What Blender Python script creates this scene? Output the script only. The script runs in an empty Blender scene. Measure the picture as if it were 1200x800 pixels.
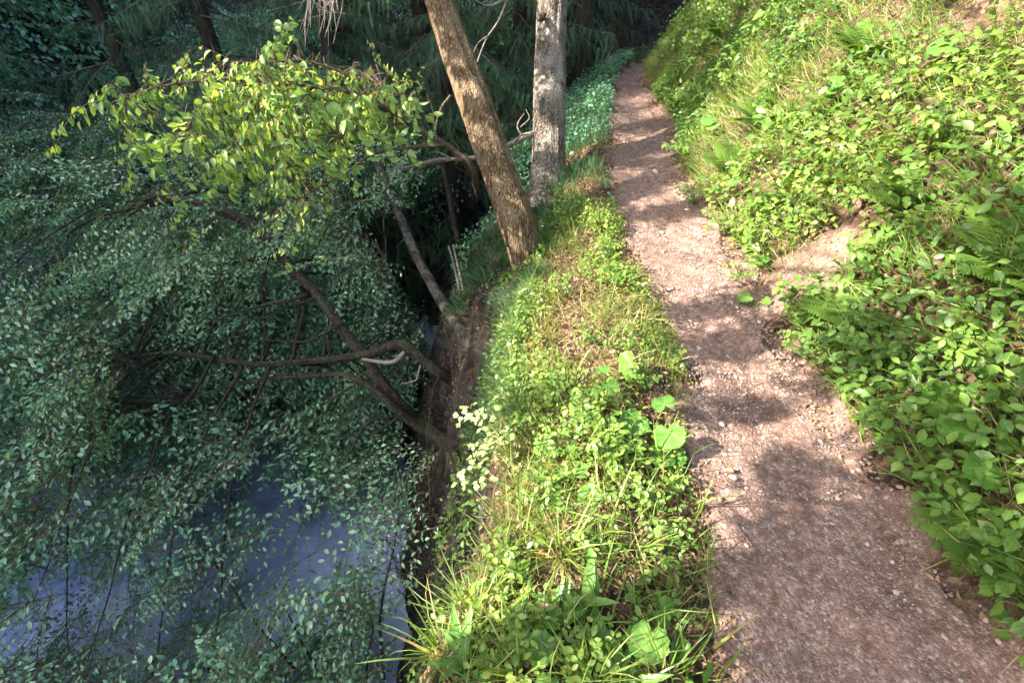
import bpy, math
import numpy as np
R = math.radians
rng = np.random.default_rng(11)
scn = bpy.context.scene
COL = scn.collection
W, H, F = 1200.0, 800.0, 582.0
CAMZ, PITCH = 1.6, 38.0
cp, sp = math.cos(R(PITCH)), math.sin(R(PITCH))
FWD, UPV = np.array([0, cp, -sp]), np.array([0, sp, cp])
CAM = np.array([0, 0, CAMZ])
SUN_EL, SUN_BACK = 35.0, 14.0
SUN = np.array([-math.cos(R(SUN_EL)) * math.cos(R(SUN_BACK)), -math.cos(R(SUN_EL)) * math.sin(R(SUN_BACK)), math.sin(R(SUN_EL))])

# ---------------------------------------------------------------- noise
def _hash(i, j, k, s):
    n = (i * 374761393 + j * 668265263 + k * 2147483647 + s * 974634777) & 0xFFFFFFFF
    n = ((n ^ (n >> 13)) * 1274126177) & 0xFFFFFFFF
    n = n ^ (n >> 16)
    return (n & 0xFFFF) / 32767.5 - 1.0

def vnoise(p, seed=0):
    p = np.asarray(p, float)
    i = np.floor(p).astype(np.int64); f = p - i; f = f * f * (3 - 2 * f)
    r = 0
    for a in (0, 1):
        for b in (0, 1):
            for c in (0, 1):
                w = (f[..., 0] if a else 1 - f[..., 0]) * (f[..., 1] if b else 1 - f[..., 1]) * (f[..., 2] if c else 1 - f[..., 2])
                r = r + w * _hash(i[..., 0] + a, i[..., 1] + b, i[..., 2] + c, seed)
    return r

def fbm(p, seed=0, o=3):
    p = np.asarray(p, float); r = 0; a = 1
    for k in range(o):
        r = r + a * vnoise(p * (2 ** k), seed + k); a *= .5
    return r

def xyz(x, y, z=0.0):
    x, y, z = np.broadcast_arrays(x, y, z)
    return np.stack([x, y, z], -1).astype(float)

# ---------------------------------------------------------------- terrain
YC = [-8, .5, 1.04, 2.05, 2.98, 4.6, 6.0, 8.0, 9.3, 11, 13, 16]
PL = [.5, .53, .65, .83, .80, .86, 1.14, 1.48, 1.75, 2.6, 4.2, 8]
YR = [-8, .5, 2.5, 3.0, 4.6, 6, 8, 9.3, 10.5, 12, 14, 16]
PR = [1.42, 1.40, 1.46, 1.50, 1.58, 1.86, 2.05, 2.17, 2.75, 3.9, 6, 9]
YE = [-8, .5, 1.04, 2.05, 3, 4, 5, 6, 8, 9.3, 11, 13, 16]
ED = [-.24, -.20, .0, .09, .28, .44, .62, .86, 1.22, 1.5, 2.3, 3.8, 7.5]
WATER_Z = -3.2

def smooth_interp(y, a, b):
    return sum(np.interp(np.asarray(y, float) + o, a, b) for o in (-.3, -.15, 0, .15, .3)) / 5

def pl(y): return smooth_interp(y, YC, PL) + .05 * vnoise(xyz(y, 0) * [0, 0, 0] + xyz(np.asarray(y) * 2.3, 0, 7.1), 5)
def pr(y): return smooth_interp(y, YR, PR) + .05 * vnoise(xyz(np.asarray(y) * 2.1, 3, 1.1), 6)
def ed(y): return smooth_interp(y, YE, ED) + .05 * vnoise(xyz(np.asarray(y) * 1.9, 5, 2.1), 8)

def softramp(d, r):
    d = np.maximum(d, 0)
    return np.sqrt(d * d + r * r) - r

def ridge_h(y):
    return -.7 + np.interp(y + 3.4, [-30, 2.4, 4.2, 5.0, 5.6, 6.5, 8, 10, 13, 60], [8.8, 8.75, 8.95, 9.9, 10.6, 11.2, 12.3, 15.5, 18, 18])  # ridge height shaped so its shadow line falls along the verge edge

def ground_z(x, y):
    x = np.asarray(x, float); y = np.asarray(y, float)
    x, y = np.broadcast_arrays(x, y)
    E, L, Rr = ed(y), pl(y), pr(y)
    z = np.zeros(x.shape)
    # path: gently dished
    t = np.clip((x - L) / (Rr - L), 0, 1)
    z = z - .03 * np.sin(np.pi * t)
    # verge, leaning out a little
    v = np.clip((L - x) / np.maximum(L - E, .05), 0, 1)
    z = z + .05 * np.sin(np.pi * v) - .05 * v
    # drop to the water
    d = np.maximum(E - x, 0)
    w = np.interp(y, [2.3, 3.8, 6, 12], [.04, .62, .75, .9])
    m1 = np.interp(y, [2.3, 3.8, 12], [1.6, .85, .8])
    drop = softramp(np.minimum(d, w), .06) * m1 + softramp(np.maximum(d - w, 0), .1) * np.interp(y, [.6, 1.6, 3.5, 5], [4.5, 3.6, 2.9, 2.5])
    z = z - drop
    # bank
    b = np.maximum(x - Rr, 0)
    steep = np.interp(b, [0, .1, .35, 2.6, 4.5, 60], [0, .12, .48, 3.3, 4.6, 22])
    z = z + steep
    bed = -3.9 + .1 * fbm(xyz(x, y, 0) * .7, 21)
    z = np.maximum(z, bed)
    far = -3.9 + .62 * (y - (5.9 + .5 * np.maximum(0, -x - 1))) + .35 * fbm(xyz(x, y, 0) * .5, 23)
    far = np.minimum(far, 3.0 + .05 * y)
    z = np.where(x < E, np.maximum(z, np.minimum(far, np.where(d < 3, 30, 30))), z)
    rid = -3.9 + 4.0 * (-10.3 - x + .8 * vnoise(xyz(0, y * .4, 3.3), 9))
    rid = np.minimum(rid, ridge_h(y))
    z = np.maximum(z, rid)
    # relief
    onp = np.clip(np.minimum(x - L, Rr - x) / .1, 0, 1)
    rel = .035 * fbm(xyz(x, y, 0) * 3.1, 31) + .012 * fbm(xyz(x, y, 0) * 14, 33, 2)
    st = np.clip(d / .3, 0, 1)
    rel2 = .16 * fbm(xyz(x * 2.2, y * 2.2, z * 2.2), 41, 3) + .05 * fbm(xyz(x * 7, y * 7, z * 5), 44, 2) + .45 * np.clip((d - .35) / .8, 0, 1) * fbm(xyz(0, y * 1.3, 0), 47, 3)
    return z + rel * (1 - .75 * onp) + rel2 * st + .05 * np.clip(b / .4, 0, 1) * fbm(xyz(x, y, 0) * 2, 43)

def ground_n(x, y):
    e = .03
    gx = (ground_z(x + e, y) - ground_z(x - e, y)) / (2 * e); gy = (ground_z(x, y + e) - ground_z(x, y - e)) / (2 * e)
    n = np.stack([-gx, -gy, np.ones_like(gx)], -1)
    return n / np.linalg.norm(n, axis=-1, keepdims=True)

def ray(px, py):
    return ((px - W / 2) / F) * np.array([1., 0, 0]) + ((H / 2 - py) / F) * UPV + FWD
def D(px, py, depth): return CAM + ray(px, py) * depth        # a point at a depth in metres in front of the camera
def G(px, py):                                                  # where that line of sight meets the ground
    d = ray(px, py); ts = np.linspace(.6, 25, 2400)
    p = CAM + ts[:, None] * d
    below = p[:, 2] < ground_z(p[:, 0], p[:, 1])
    k = int(np.argmax(below)) if below.any() else len(ts) - 1
    q = p[k].copy(); q[2] = float(ground_z(q[0], q[1])); return q
def proj(p):
    r = np.asarray(p) - CAM; z = r @ FWD
    zz = np.where(np.abs(z) < 1e-6, 1e-6, z)
    return W / 2 + r[..., 0] / zz * F, H / 2 - (r @ UPV) / zz * F, z

# ---------------------------------------------------------------- mesh accumulation
class Acc:
    def __init__(s): s.v, s.l, s.n, s.t, s.uv, s.sm = [], [], [], [], [], []; s.c = 0
    def add(s, v, loops, sizes, tint=.5, uv=None, smooth=False):
        v = np.asarray(v, float).reshape(-1, 3); n = len(v)
        s.v.append(v); s.l.append(np.asarray(loops, np.int64) + s.c); s.n.append(np.asarray(sizes, np.int64))
        s.t.append(np.broadcast_to(np.asarray(tint, float), (n,)))
        s.uv.append(np.zeros((n, 2)) if uv is None else uv)
        s.sm.append(np.full(len(sizes), smooth)); s.c += n
    def data(s):
        c = np.concatenate
        return c(s.v), c(s.l), c(s.n), c(s.t), c(s.uv), c(s.sm)
    def faces(s, v, faces, **k):
        s.add(v, np.concatenate([np.asarray(f) for f in faces]), [len(f) for f in faces], **k)
    def inst(s, T, M, P, tint=0.0):
        """copies of template T (an Acc) with matrices M (n,3,3) and positions P (n,3)"""
        if len(P) == 0: return
        if not hasattr(T, '_d'): T._d = T.data()
        v, l, n, t, uv, sm = T._d
        N, V = len(P), len(v)
        vv = np.einsum('nij,vj->nvi', M, v) + np.asarray(P)[:, None, :]
        tt = np.clip(t[None] + np.broadcast_to(np.asarray(tint, float), (N,))[:, None], 0, 1)
        ll = l[None] + (np.arange(N) * V)[:, None]
        s.v.append(vv.reshape(-1, 3)); s.l.append(ll.reshape(-1) + s.c); s.n.append(np.tile(n, N)); s.t.append(tt.reshape(-1))
        s.uv.append(np.tile(uv, (N, 1))); s.sm.append(np.tile(sm, N)); s.c += N * V
    def tube(s, pts, rad, seg=6, tint=.5, bump=0.0, bscale=(6, 6, 1.5), seed=1, cap=True):
        pts = np.asarray(pts, float); K = len(pts); rad = np.broadcast_to(np.asarray(rad, float), (K,))
        d = np.gradient(pts, axis=0); d /= np.linalg.norm(d, axis=1, keepdims=True) + 1e-9
        a = np.array([0.31, .95, .1]) if abs(d[0][1]) < .9 else np.array([1., 0, .2])
        x = np.cross(d, a); x /= np.linalg.norm(x, axis=1, keepdims=True) + 1e-9; y = np.cross(d, x)
        th = np.arange(seg) * 2 * np.pi / seg
        ln = np.concatenate([[0], np.cumsum(np.linalg.norm(np.diff(pts, axis=0), axis=1))])
        rr = np.repeat(rad[:, None], seg, 1)
        if bump:
            q = np.stack(np.broadcast_arrays(np.cos(th)[None] * bscale[0], np.sin(th)[None] * bscale[1], ln[:, None] * bscale[2]), -1)
            rr = rr + bump * (fbm(q, seed, 3))
        v = pts[:, None] + rr[..., None] * (np.cos(th)[None, :, None] * x[:, None] + np.sin(th)[None, :, None] * y[:, None])
        i, j = np.meshgrid(np.arange(K - 1), np.arange(seg), indexing='ij'); j2 = (j + 1) % seg
        q = np.stack([i * seg + j, i * seg + j2, (i + 1) * seg + j2, (i + 1) * seg + j], -1).reshape(-1)
        uv = np.stack(np.broadcast_arrays(th[None] / 6.283, ln[:, None]), -1).reshape(-1, 2)
        loops = q; sizes = np.full((K - 1) * seg, 4)
        if cap:
            loops = np.concatenate([q, (K - 1) * seg + np.arange(seg), np.arange(seg)[::-1]]); sizes = np.concatenate([sizes, [seg, seg]])
        s.add(v.reshape(-1, 3), loops, sizes, tint=tint, uv=uv, smooth=True)

def build(name, acc, mat, parent=None, loc=None, smooth=None):
    v, l, n, t, uv, sm = acc.data()
    if loc is not None: v = v - np.asarray(loc)
    me = bpy.data.meshes.new(name)
    me.vertices.add(len(v)); me.vertices.foreach_set('co', v.astype(np.float32).ravel())
    me.loops.add(len(l)); me.loops.foreach_set('vertex_index', l.astype(np.int32))
    st = np.concatenate([[0], np.cumsum(n)[:-1]])
    me.polygons.add(len(n)); me.polygons.foreach_set('loop_start', st.astype(np.int32)); me.polygons.foreach_set('loop_total', n.astype(np.int32))
    me.polygons.foreach_set('use_smooth', (sm if smooth is None else np.full(len(n), smooth)).astype(bool))
    a = me.attributes.new('tint', 'FLOAT', 'POINT'); a.data.foreach_set('value', t.astype(np.float32))
    a = me.attributes.new('leafuv', 'FLOAT2', 'POINT'); a.data.foreach_set('vector', uv.astype(np.float32).ravel())
    me.update(calc_edges=True); me.validate()
    me.materials.append(mat)
    o = bpy.data.objects.new(name, me); COL.objects.link(o)
    if parent is not None: o.parent = parent
    return o

def empty(name, loc, label, cat, group=None):
    o = bpy.data.objects.new(name, None); COL.objects.link(o); o.location = [float(c) for c in loc]
    o.empty_display_size = .1
    tag(o, label, cat, group); return o
def tag(o, label=None, cat=None, group=None, kind=None):
    if label: o['label'] = label
    if cat: o['category'] = cat
    if group: o['group'] = group
    if kind: o['kind'] = kind
    return o

# ---------------------------------------------------------------- maths helpers
def nrm(a): a = np.asarray(a, float); return a / (np.linalg.norm(a, axis=-1, keepdims=True) + 1e-9)
def frames(d, n, scale=1.0):
    """matrices whose +Y is d and +Z close to n"""
    y = nrm(d); x = np.cross(y, n); x = nrm(x); z = np.cross(x, y)
    return np.stack([x, y, z], -1) * np.asarray(scale, float).reshape(-1, 1, 1)
def rand_dir(n): return nrm(rng.normal(size=(n, 3)))
def spline(p, n=40):
    p = np.asarray(p, float); p = np.vstack([2 * p[0] - p[1], p, 2 * p[-1] - p[-2]])
    t = np.linspace(0, len(p) - 3 - 1e-6, n); i = t.astype(int); f = (t - i)[:, None]
    a, b, c, d = p[i], p[i + 1], p[i + 2], p[i + 3]
    return .5 * (2 * b + (c - a) * f + (2 * a - 5 * b + 4 * c - d) * f ** 2 + (3 * b - a - 3 * c + d) * f ** 3)
def wob(p, amp, freq=3, seed=0):
    p = np.asarray(p); return p + amp * np.stack([vnoise(p * freq, seed + k) for k in range(3)], -1)

# ---------------------------------------------------------------- leaf templates
def leaf(L=1., Wd=.55, curl=.15, fold=.12, k=5, tip=1.0, tint=0.5, base=.0):
    a = Acc(); ys = np.linspace(0, 1, k)
    w = Wd / 2 * np.sin(np.pi * np.clip(ys * (1 - base) + base, 0, 1) ** tip) ** .8; w[-1] = 0; w[0] = max(w[0], .01)
    z = -curl * ys ** 2
    v, uv = [], []
    for y, ww, zz in zip(ys, w, z):
        v += [(-ww, y * L, zz + fold * ww * 2), (0, y * L, zz), (ww, y * L, zz + fold * ww * 2)]; uv += [(0, y), (.5, y), (1, y)]
    f = []
    for i in range(k - 1):
        b = i * 3
        if i == k - 2: f += [(b, b + 1, b + 4), (b + 1, b + 2, b + 4)]
        else: f += [(b, b + 1, b + 4, b + 3), (b + 1, b + 2, b + 5, b + 4)]
    a.faces(np.array(v), f, uv=np.array(uv, float), tint=tint, smooth=True); return a
def round_leaf(n=26, notch=.35, wavy=.06, cup=.15, seed=0):
    """heart shaped round leaf with a toothed rim, stalk joint at the origin, pointing to +Y"""
    a = Acc(); th = np.linspace(-np.pi, np.pi, n)
    r = 1 - notch * np.exp(-((np.abs(th) - np.pi) / .35) ** 2) * 1.6
    r = r * (1 + wavy * np.cos(th * 13)) * (1 + .12 * np.cos(th))
    v, uv = [(0, 0, 0)], [(.5, .0)]
    for s in (.33, .66, 1.0):
        for t, q in zip(th, r):
            x, y = math.sin(t) * q * s, math.cos(t) * q * s
            z = cup * s * s * .6 + .07 * s * math.cos(5 * t + seed) - .25 * max(y, 0) ** 2
            v.append((x * .55, y * .55 + .08 * s, z * .55)); uv.append((.5 + .5 * s * math.cos(t * 3.5), .35 + s * .6))
    f = []
    for j in range(n - 1): f.append((0, 1 + j + 1, 1 + j))
    for k in range(2):
        b = 1 + k * n
        for j in range(n - 1): f.append((b + j, b + j + 1, b + n + j + 1, b + n + j))
    a.faces(np.array(v, float), f, uv=np.array(uv, float), smooth=True); return a
def blade(k=5, bend=.5, w=.03):
    a = Acc(); t = np.linspace(0, 1, k); ww = w * (1 - t ** 2.2) * .5 + .0006
    ang = bend * t * 1.6; y = np.concatenate([[0], np.cumsum(np.sin(ang[1:] * .9) / (k - 1))]); z = np.concatenate([[0], np.cumsum(np.cos(ang[1:] * .9) / (k - 1))])
    v, uv = [], []
    for i in range(k): v += [(-ww[i], y[i], z[i]), (ww[i], y[i], z[i])]; uv += [(.2, t[i]), (.8, t[i])]
    a.faces(np.array(v), [(2 * i, 2 * i + 1, 2 * i + 3, 2 * i + 2) for i in range(k - 1)], uv=np.array(uv), smooth=True); return a
LEAF = leaf(); LEAF_LO = leaf(k=4, Wd=.6, curl=.2); LONGLEAF = leaf(Wd=.24, curl=.5, fold=.2, k=9, tip=.85)
BLADES = [blade(5, b, w) for b, w in ((.25, .022), (.6, .02), (1.0, .024), (1.5, .018), (.5, .034))]
ROUND = [round_leaf(seed=s, notch=n) for s, n in ((0, .38), (1.3, .3), (2.2, .45))]

HLEAF = leaf(Wd=.52, curl=.3, fold=.22, k=6, tip=.9)
def spray(seed, L=.5, leaf_len=.06, pairs=7, twig_leaves=6, droop=.12, T=LEAF_LO, jit=.45):
    """flat beech-like spray along +Y: returns (wood, leaves)"""
    r = np.random.default_rng(seed); wood, lv = Acc(), Acc()
    t = np.linspace(0, 1, 9); main = np.stack([.03 * np.sin(t * 5 + seed), t * L, -droop * L * t ** 2 * 2], -1)
    wood.tube(main, np.linspace(.004, .0012, 9), 4)
    P, Dd, N, S = [], [], [], []
    def leaves_on(path, n):
        for i in range(n):
            s = (i + .6) / n * (len(path) - 1.01); k = int(s); p = path[k] + (path[k + 1] - path[k]) * (s - k); d = nrm(path[k + 1] - path[k])
            sd = np.cross(d, [0, 0, 1]) * (1 if i % 2 else -1)
            P.append(p); Dd.append(nrm(d * .6 + sd * .8 + np.array([0, 0, -.35 if T is not HLEAF else -1.0]) + r.normal(0, .3, 3))); N.append(nrm(np.array([0, 0, 1]) + r.normal(0, jit, 3))); S.append(leaf_len * r.uniform(.6, 1.2))
    for i in range(pairs):
        s = (i + .8) / (pairs + .5) * 8; k = int(s); p = main[k] + (main[min(k + 1, 8)] - main[k]) * (s - k)
        sd = 1 if i % 2 else -1; ln = L * .55 * (1 - .6 * i / pairs) * r.uniform(.7, 1.2); a = r.uniform(.6, 1.1)
        tt = np.linspace(0, 1, 5)[:, None]
        tw = p + tt * ln * np.array([sd * math.sin(a), math.cos(a), r.uniform(-.2, .1)]) + tt ** 2 * np.array([0, 0, -.12 * ln])
        wood.tube(tw, np.linspace(.002, .0008, 5), 3); leaves_on(tw, twig_leaves)
    leaves_on(main, pairs)
    lv.inst(T, frames(np.array(Dd), np.array(N), np.array(S)), np.array(P), r.uniform(-.35, .35, len(P)) * (.5 if jit < .3 else 1))
    return wood, lv

def needle_frond(seed, L=.22, n=26):
    r = np.random.default_rng(seed); a = Acc(); v, f = [], []
    for i in range(n):
        y = L * (i / n); s = 1 if i % 2 else -1; ln = .022 * r.uniform(.7, 1.3) * (1.25 - .6 * i / n)
        d = np.array([s * ln, ln * .8, r.uniform(-.3, .5) * ln]); w = np.array([-.0016, .0022, 0]) * (1.6)
        p = np.array([0, y, -.25 * y * y / L]); b = len(v); v += [p - w, p + w, p + d]; f.append((b, b + 1, b + 2))
    b = len(v); v += [(-.0025, 0, 0), (.0025, 0, 0), (.001, L, -.25 * L), (-.001, L, -.25 * L)]; f.append((b, b + 1, b + 2, b + 3))
    a.faces(np.array(v, float), f, tint=r.uniform(.3, .7)); return a
FROND = [needle_frond(s) for s in range(3)]
def spruce_branch(seed, L=1.2):
    r = np.random.default_rng(seed); wood, nd = Acc(), Acc()
    t = np.linspace(0, 1, 10); main = np.stack([.05 * np.sin(3 * t + seed), t * L, L * (-.28 * t ** 1.3 + .12 * t ** 3)], -1)
    wood.tube(main, np.linspace(.011, .002, 10), 5)
    P, Dd = [], []
    for i in range(30):
        s = (.12 + .88 * i / 30); k = min(int(s * 9), 8); p = main[k] + (main[k + 1] - main[k]) * (s * 9 - k); sd = 1 if i % 2 else -1
        ln = .38 * L * (1 - s * .75) * r.uniform(.6, 1.1); a = r.uniform(.7, 1.15); n = max(1, int(ln / .11))
        dr = np.array([sd * math.sin(a), math.cos(a), -.15])
        for j in range(n):
            P.append(p + dr * ln * j / n + np.array([0, 0, -.25 * ln * (j / n) ** 2])); Dd.append(nrm(dr + np.array([0, 0, -.5 * r.uniform(.2, 1.6)]) + r.normal(0, .25, 3)))
            if r.random() < .7: P.append(P[-1]); Dd.append(nrm(dr + np.array([r.normal(0, .6), r.normal(0, .6), -r.uniform(.2, 1.2)])))
    P, Dd = np.array(P), np.array(Dd); w = r.integers(0, 3, len(P))
    for q in range(3):
        m = w == q; nd.inst(FROND[q], frames(Dd[m], np.tile([0, 0, 1.], (m.sum(), 1)) + r.normal(0, .3, (m.sum(), 3)), r.uniform(.7, 1.3, m.sum())), P[m], r.uniform(-.3, .3, m.sum()))
    return wood, nd
SPR = [spray(s, L=l, leaf_len=q) for s, l, q in ((1, .55, .058), (2, .45, .052), (3, .65, .062), (4, .5, .055))]
LEAF3 = leaf(k=3, Wd=.5, curl=.2)
FINE = [spray(s, L=l, leaf_len=q, T=LEAF3, pairs=11, twig_leaves=8, jit=.2) for s, l, q in ((1, .75, .050), (2, .62, .044), (3, .9, .054), (4, .7, .047))]
HAZ = [spray(s, L=l, leaf_len=q, pairs=5, twig_leaves=4, droop=.3, T=HLEAF) for s, l, q in ((11, .30, .058), (12, .38, .052), (13, .26, .062))]
SPB = [spruce_branch(s) for s in range(4)]

# ---------------------------------------------------------------- materials
def new_mat(name):
    m = bpy.data.materials.new(name); m.use_nodes = True; nt = m.node_tree; nt.nodes.clear()
    return m, nt
def N(nt, typ, **k):
    n = nt.nodes.new(typ)
    for a, b in k.items():
        if a in ('inputs',):
            for i, v in b.items(): n.inputs[i].default_value = v
        else: setattr(n, a, b)
    return n
def ramp(nt, fac, stops, interp='LINEAR'):
    r = N(nt, 'ShaderNodeValToRGB'); cr = r.color_ramp; cr.interpolation = interp
    while len(cr.elements) < len(stops): cr.elements.new(.5)
    for e, (p, c) in zip(cr.elements, stops): e.position = p; e.color = (*c, 1)
    nt.links.new(fac, r.inputs[0]); return r.outputs[0]
def mixc(nt, fac, a, b, mode='MIX'):
    m = N(nt, 'ShaderNodeMix', data_type='RGBA', blend_type=mode)
    for s, v in ((0, fac), (6, a), (7, b)):
        if hasattr(v, 'is_linked') or hasattr(v, 'links'): nt.links.new(v, m.inputs[s])
        else: m.inputs[s].default_value = v if s == 0 else (*v, 1)
    return m.outputs[2]
def math_n(nt, op, a, b=0.0):
    m = N(nt, 'ShaderNodeMath', operation=op)
    for i, v in enumerate((a, b)):
        if hasattr(v, 'links'): nt.links.new(v, m.inputs[i])
        else: m.inputs[i].default_value = v
    return m.outputs[0]
def noise_n(nt, vec, scale, detail=4, rough=.55):
    n = N(nt, 'ShaderNodeTexNoise', inputs={'Scale': scale, 'Detail': detail, 'Roughness': rough})
    if vec is not None: nt.links.new(vec, n.inputs['Vector'])
    return n.outputs['Fac']
def obj_co(nt, scale=(1, 1, 1)):
    c = N(nt, 'ShaderNodeTexCoord'); mp = N(nt, 'ShaderNodeMapping'); mp.inputs['Scale'].default_value = scale
    nt.links.new(c.outputs['Object'], mp.inputs['Vector']); return mp.outputs[0]
def attr(nt, name, out='Fac'): return N(nt, 'ShaderNodeAttribute', attribute_name=name).outputs[out]
def out(nt, sh):
    o = N(nt, 'ShaderNodeOutputMaterial'); nt.links.new(sh, o.inputs[0])

def leaf_mat(name, stops, trans=.4, tcol=(1.5, 1.35, .5), rough=.42, spec=.4, veins=True):
    m, nt = new_mat(name); L = nt.links
    c = ramp(nt, attr(nt, 'tint'), stops)
    if veins:
        uv = attr(nt, 'leafuv', 'Vector'); sx = N(nt, 'ShaderNodeSeparateXYZ'); L.new(uv, sx.inputs[0])
        ax = math_n(nt, 'ABSOLUTE', math_n(nt, 'SUBTRACT', sx.outputs[0], .5))
        mid = math_n(nt, 'LESS_THAN', ax, .035)
        sv = math_n(nt, 'SUBTRACT', math_n(nt, 'MULTIPLY', sx.outputs[1], 42.), math_n(nt, 'MULTIPLY', ax, 30.))
        sv = math_n(nt, 'GREATER_THAN', math_n(nt, 'SINE', sv), .86)
        vv = math_n(nt, 'MULTIPLY', math_n(nt, 'MAXIMUM', mid, math_n(nt, 'MULTIPLY', sv, .45)), .38)
        c = mixc(nt, vv, c, (.28, .36, .12))
    nz = noise_n(nt, obj_co(nt), 60, 3)
    c = mixc(nt, .35, c, ramp(nt, nz, [(.3, (.55, .5, .4)), (.7, (1.3, 1.25, 1.2))]), 'MULTIPLY')
    p = N(nt, 'ShaderNodeBsdfPrincipled', inputs={'Roughness': rough, 'Specular IOR Level': spec}); L.new(c, p.inputs['Base Color'])
    tr = N(nt, 'ShaderNodeBsdfTranslucent'); L.new(mixc(nt, 1., c, tcol, 'MULTIPLY'), tr.inputs[0])
    mx = N(nt, 'ShaderNodeMixShader', inputs={0: trans}); L.new(p.outputs[0], mx.inputs[1]); L.new(tr.outputs[0], mx.inputs[2])
    out(nt, mx.outputs[0]); return m

M_SUNLEAF = leaf_mat('hazel leaf', [(0, (.12, .25, .06)), (.5, (.22, .37, .10)), (.85, (.32, .44, .15)), (1, (.42, .48, .2))], .45)
M_LAKELEAF = leaf_mat('beech leaf', [(0, (.03, .10, .065)), (.4, (.085, .24, .14)), (.75, (.17, .38, .22)), (1, (.34, .52, .31))], .35, rough=.36, spec=.7)
M_HERB = leaf_mat('herb leaf', [(0, (.055, .13, .025)), (.4, (.11, .21, .035)), (.8, (.19, .29, .05)), (1, (.28, .34, .08))], .42)
M_BIG = leaf_mat('butterbur leaf', [(0, (.06, .16, .03)), (.5, (.10, .24, .04)), (1, (.17, .30, .06))], .38, rough=.38)
M_PALE = leaf_mat('maple leaf', [(0, (.16, .24, .08)), (.5, (.27, .34, .13)), (1, (.40, .44, .22))], .4)
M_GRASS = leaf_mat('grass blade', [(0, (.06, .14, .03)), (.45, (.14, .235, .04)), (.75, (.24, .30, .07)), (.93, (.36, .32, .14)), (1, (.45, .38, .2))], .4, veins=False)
M_SHADEGRASS = leaf_mat('grass blade with painted shade', [(0, (.035, .10, .045)), (.5, (.065, .155, .065)), (1, (.13, .23, .08))], .4, veins=False)  # second grass material, its shade put into a darker, bluer green
M_NEEDLE = leaf_mat('spruce needles', [(0, (.014, .042, .022)), (.5, (.034, .085, .042)), (1, (.08, .16, .06))], .15, veins=False)
M_LITTER = leaf_mat('dead leaf', [(0, (.10, .055, .03)), (.4, (.20, .115, .065)), (.75, (.33, .20, .13)), (1, (.46, .34, .24))], .2, tcol=(1.2, .9, .6), rough=.6, spec=.25)

def bark_mat(name, dark, mid, light, scale=1.0, lichen=None, moss=.0, mosscol=(.06, .09, .02), bump=.6, stretch=.16):
    m, nt = new_mat(name); L = nt.links
    co = obj_co(nt, (1, 1, stretch)); co2 = obj_co(nt)
    v = N(nt, 'ShaderNodeTexVoronoi', feature='DISTANCE_TO_EDGE', inputs={'Scale': 55 * scale})
    nzv = N(nt, 'ShaderNodeTexNoise', inputs={'Scale': 18 * scale, 'Detail': 3}); L.new(co, nzv.inputs['Vector'])
    vm = N(nt, 'ShaderNodeVectorMath', operation='MULTIPLY_ADD'); L.new(nzv.outputs['Color'], vm.inputs[0]); vm.inputs[1].default_value = (.05 / scale,) * 3; L.new(co, vm.inputs[2])
    L.new(vm.outputs[0], v.inputs['Vector'])
    n1 = noise_n(nt, co, 38 * scale, 6, .65); n2 = noise_n(nt, co2, 6, 4)
    c = ramp(nt, n1, [(.25, dark), (.5, mid), (.72, light)])
    fis = ramp(nt, v.outputs['Distance'], [(0, (.35, .3, .27)), (.12, (1, 1, 1))])
    c = mixc(nt, 1., c, fis, 'MULTIPLY')
    if lichen: c = mixc(nt, ramp(nt, n2, [(.45, (0, 0, 0)), (.6, (.75, .75, .75))]), c, lichen)
    if moss: c = mixc(nt, ramp(nt, noise_n(nt, co2, 4.3, 5), [(.62 - moss, (0, 0, 0)), (.75 - moss * .6, (.9, .9, .9))]), c, mosscol)
    p = N(nt, 'ShaderNodeBsdfPrincipled', inputs={'Roughness': .85, 'Specular IOR Level': .2}); L.new(c, p.inputs['Base Color'])
    h = math_n(nt, 'ADD', math_n(nt, 'MULTIPLY', ramp(nt, v.outputs['Distance'], [(0, (0, 0, 0)), (.2, (1, 1, 1))]), .8), n1)
    b = N(nt, 'ShaderNodeBump', inputs={'Strength': bump, 'Distance': .012}); L.new(h, b.inputs['Height']); L.new(b.outputs[0], p.inputs['Normal'])
    out(nt, p.outputs[0]); return m
M_BARK = bark_mat('brown bark', (.05, .032, .016), (.14, .092, .048), (.25, .18, .105), .8, lichen=(.19, .135, .08), moss=.0, bump=.9)
M_GREYBARK = bark_mat('grey bark', (.06, .047, .036), (.155, .125, .097), (.28, .235, .195), .8, lichen=(.27, .235, .20), bump=1.)
M_DARKBARK = bark_mat('dark bark', (.02, .015, .012), (.045, .035, .027), (.085, .066, .053), .8, moss=.1, mosscol=(.05, .065, .025))
M_MOTTLED = bark_mat('mottled bark', (.02, .016, .013), (.05, .042, .033), (.12, .105, .085), .5, lichen=(.15, .135, .115), moss=.1)
M_TWIG = bark_mat('twig wood', (.08, .055, .035), (.17, .12, .08), (.28, .21, .15), 2.)
M_DEAD = bark_mat('bleached dead wood', (.20, .16, .13), (.36, .30, .25), (.52, .46, .40), 2.)

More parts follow.
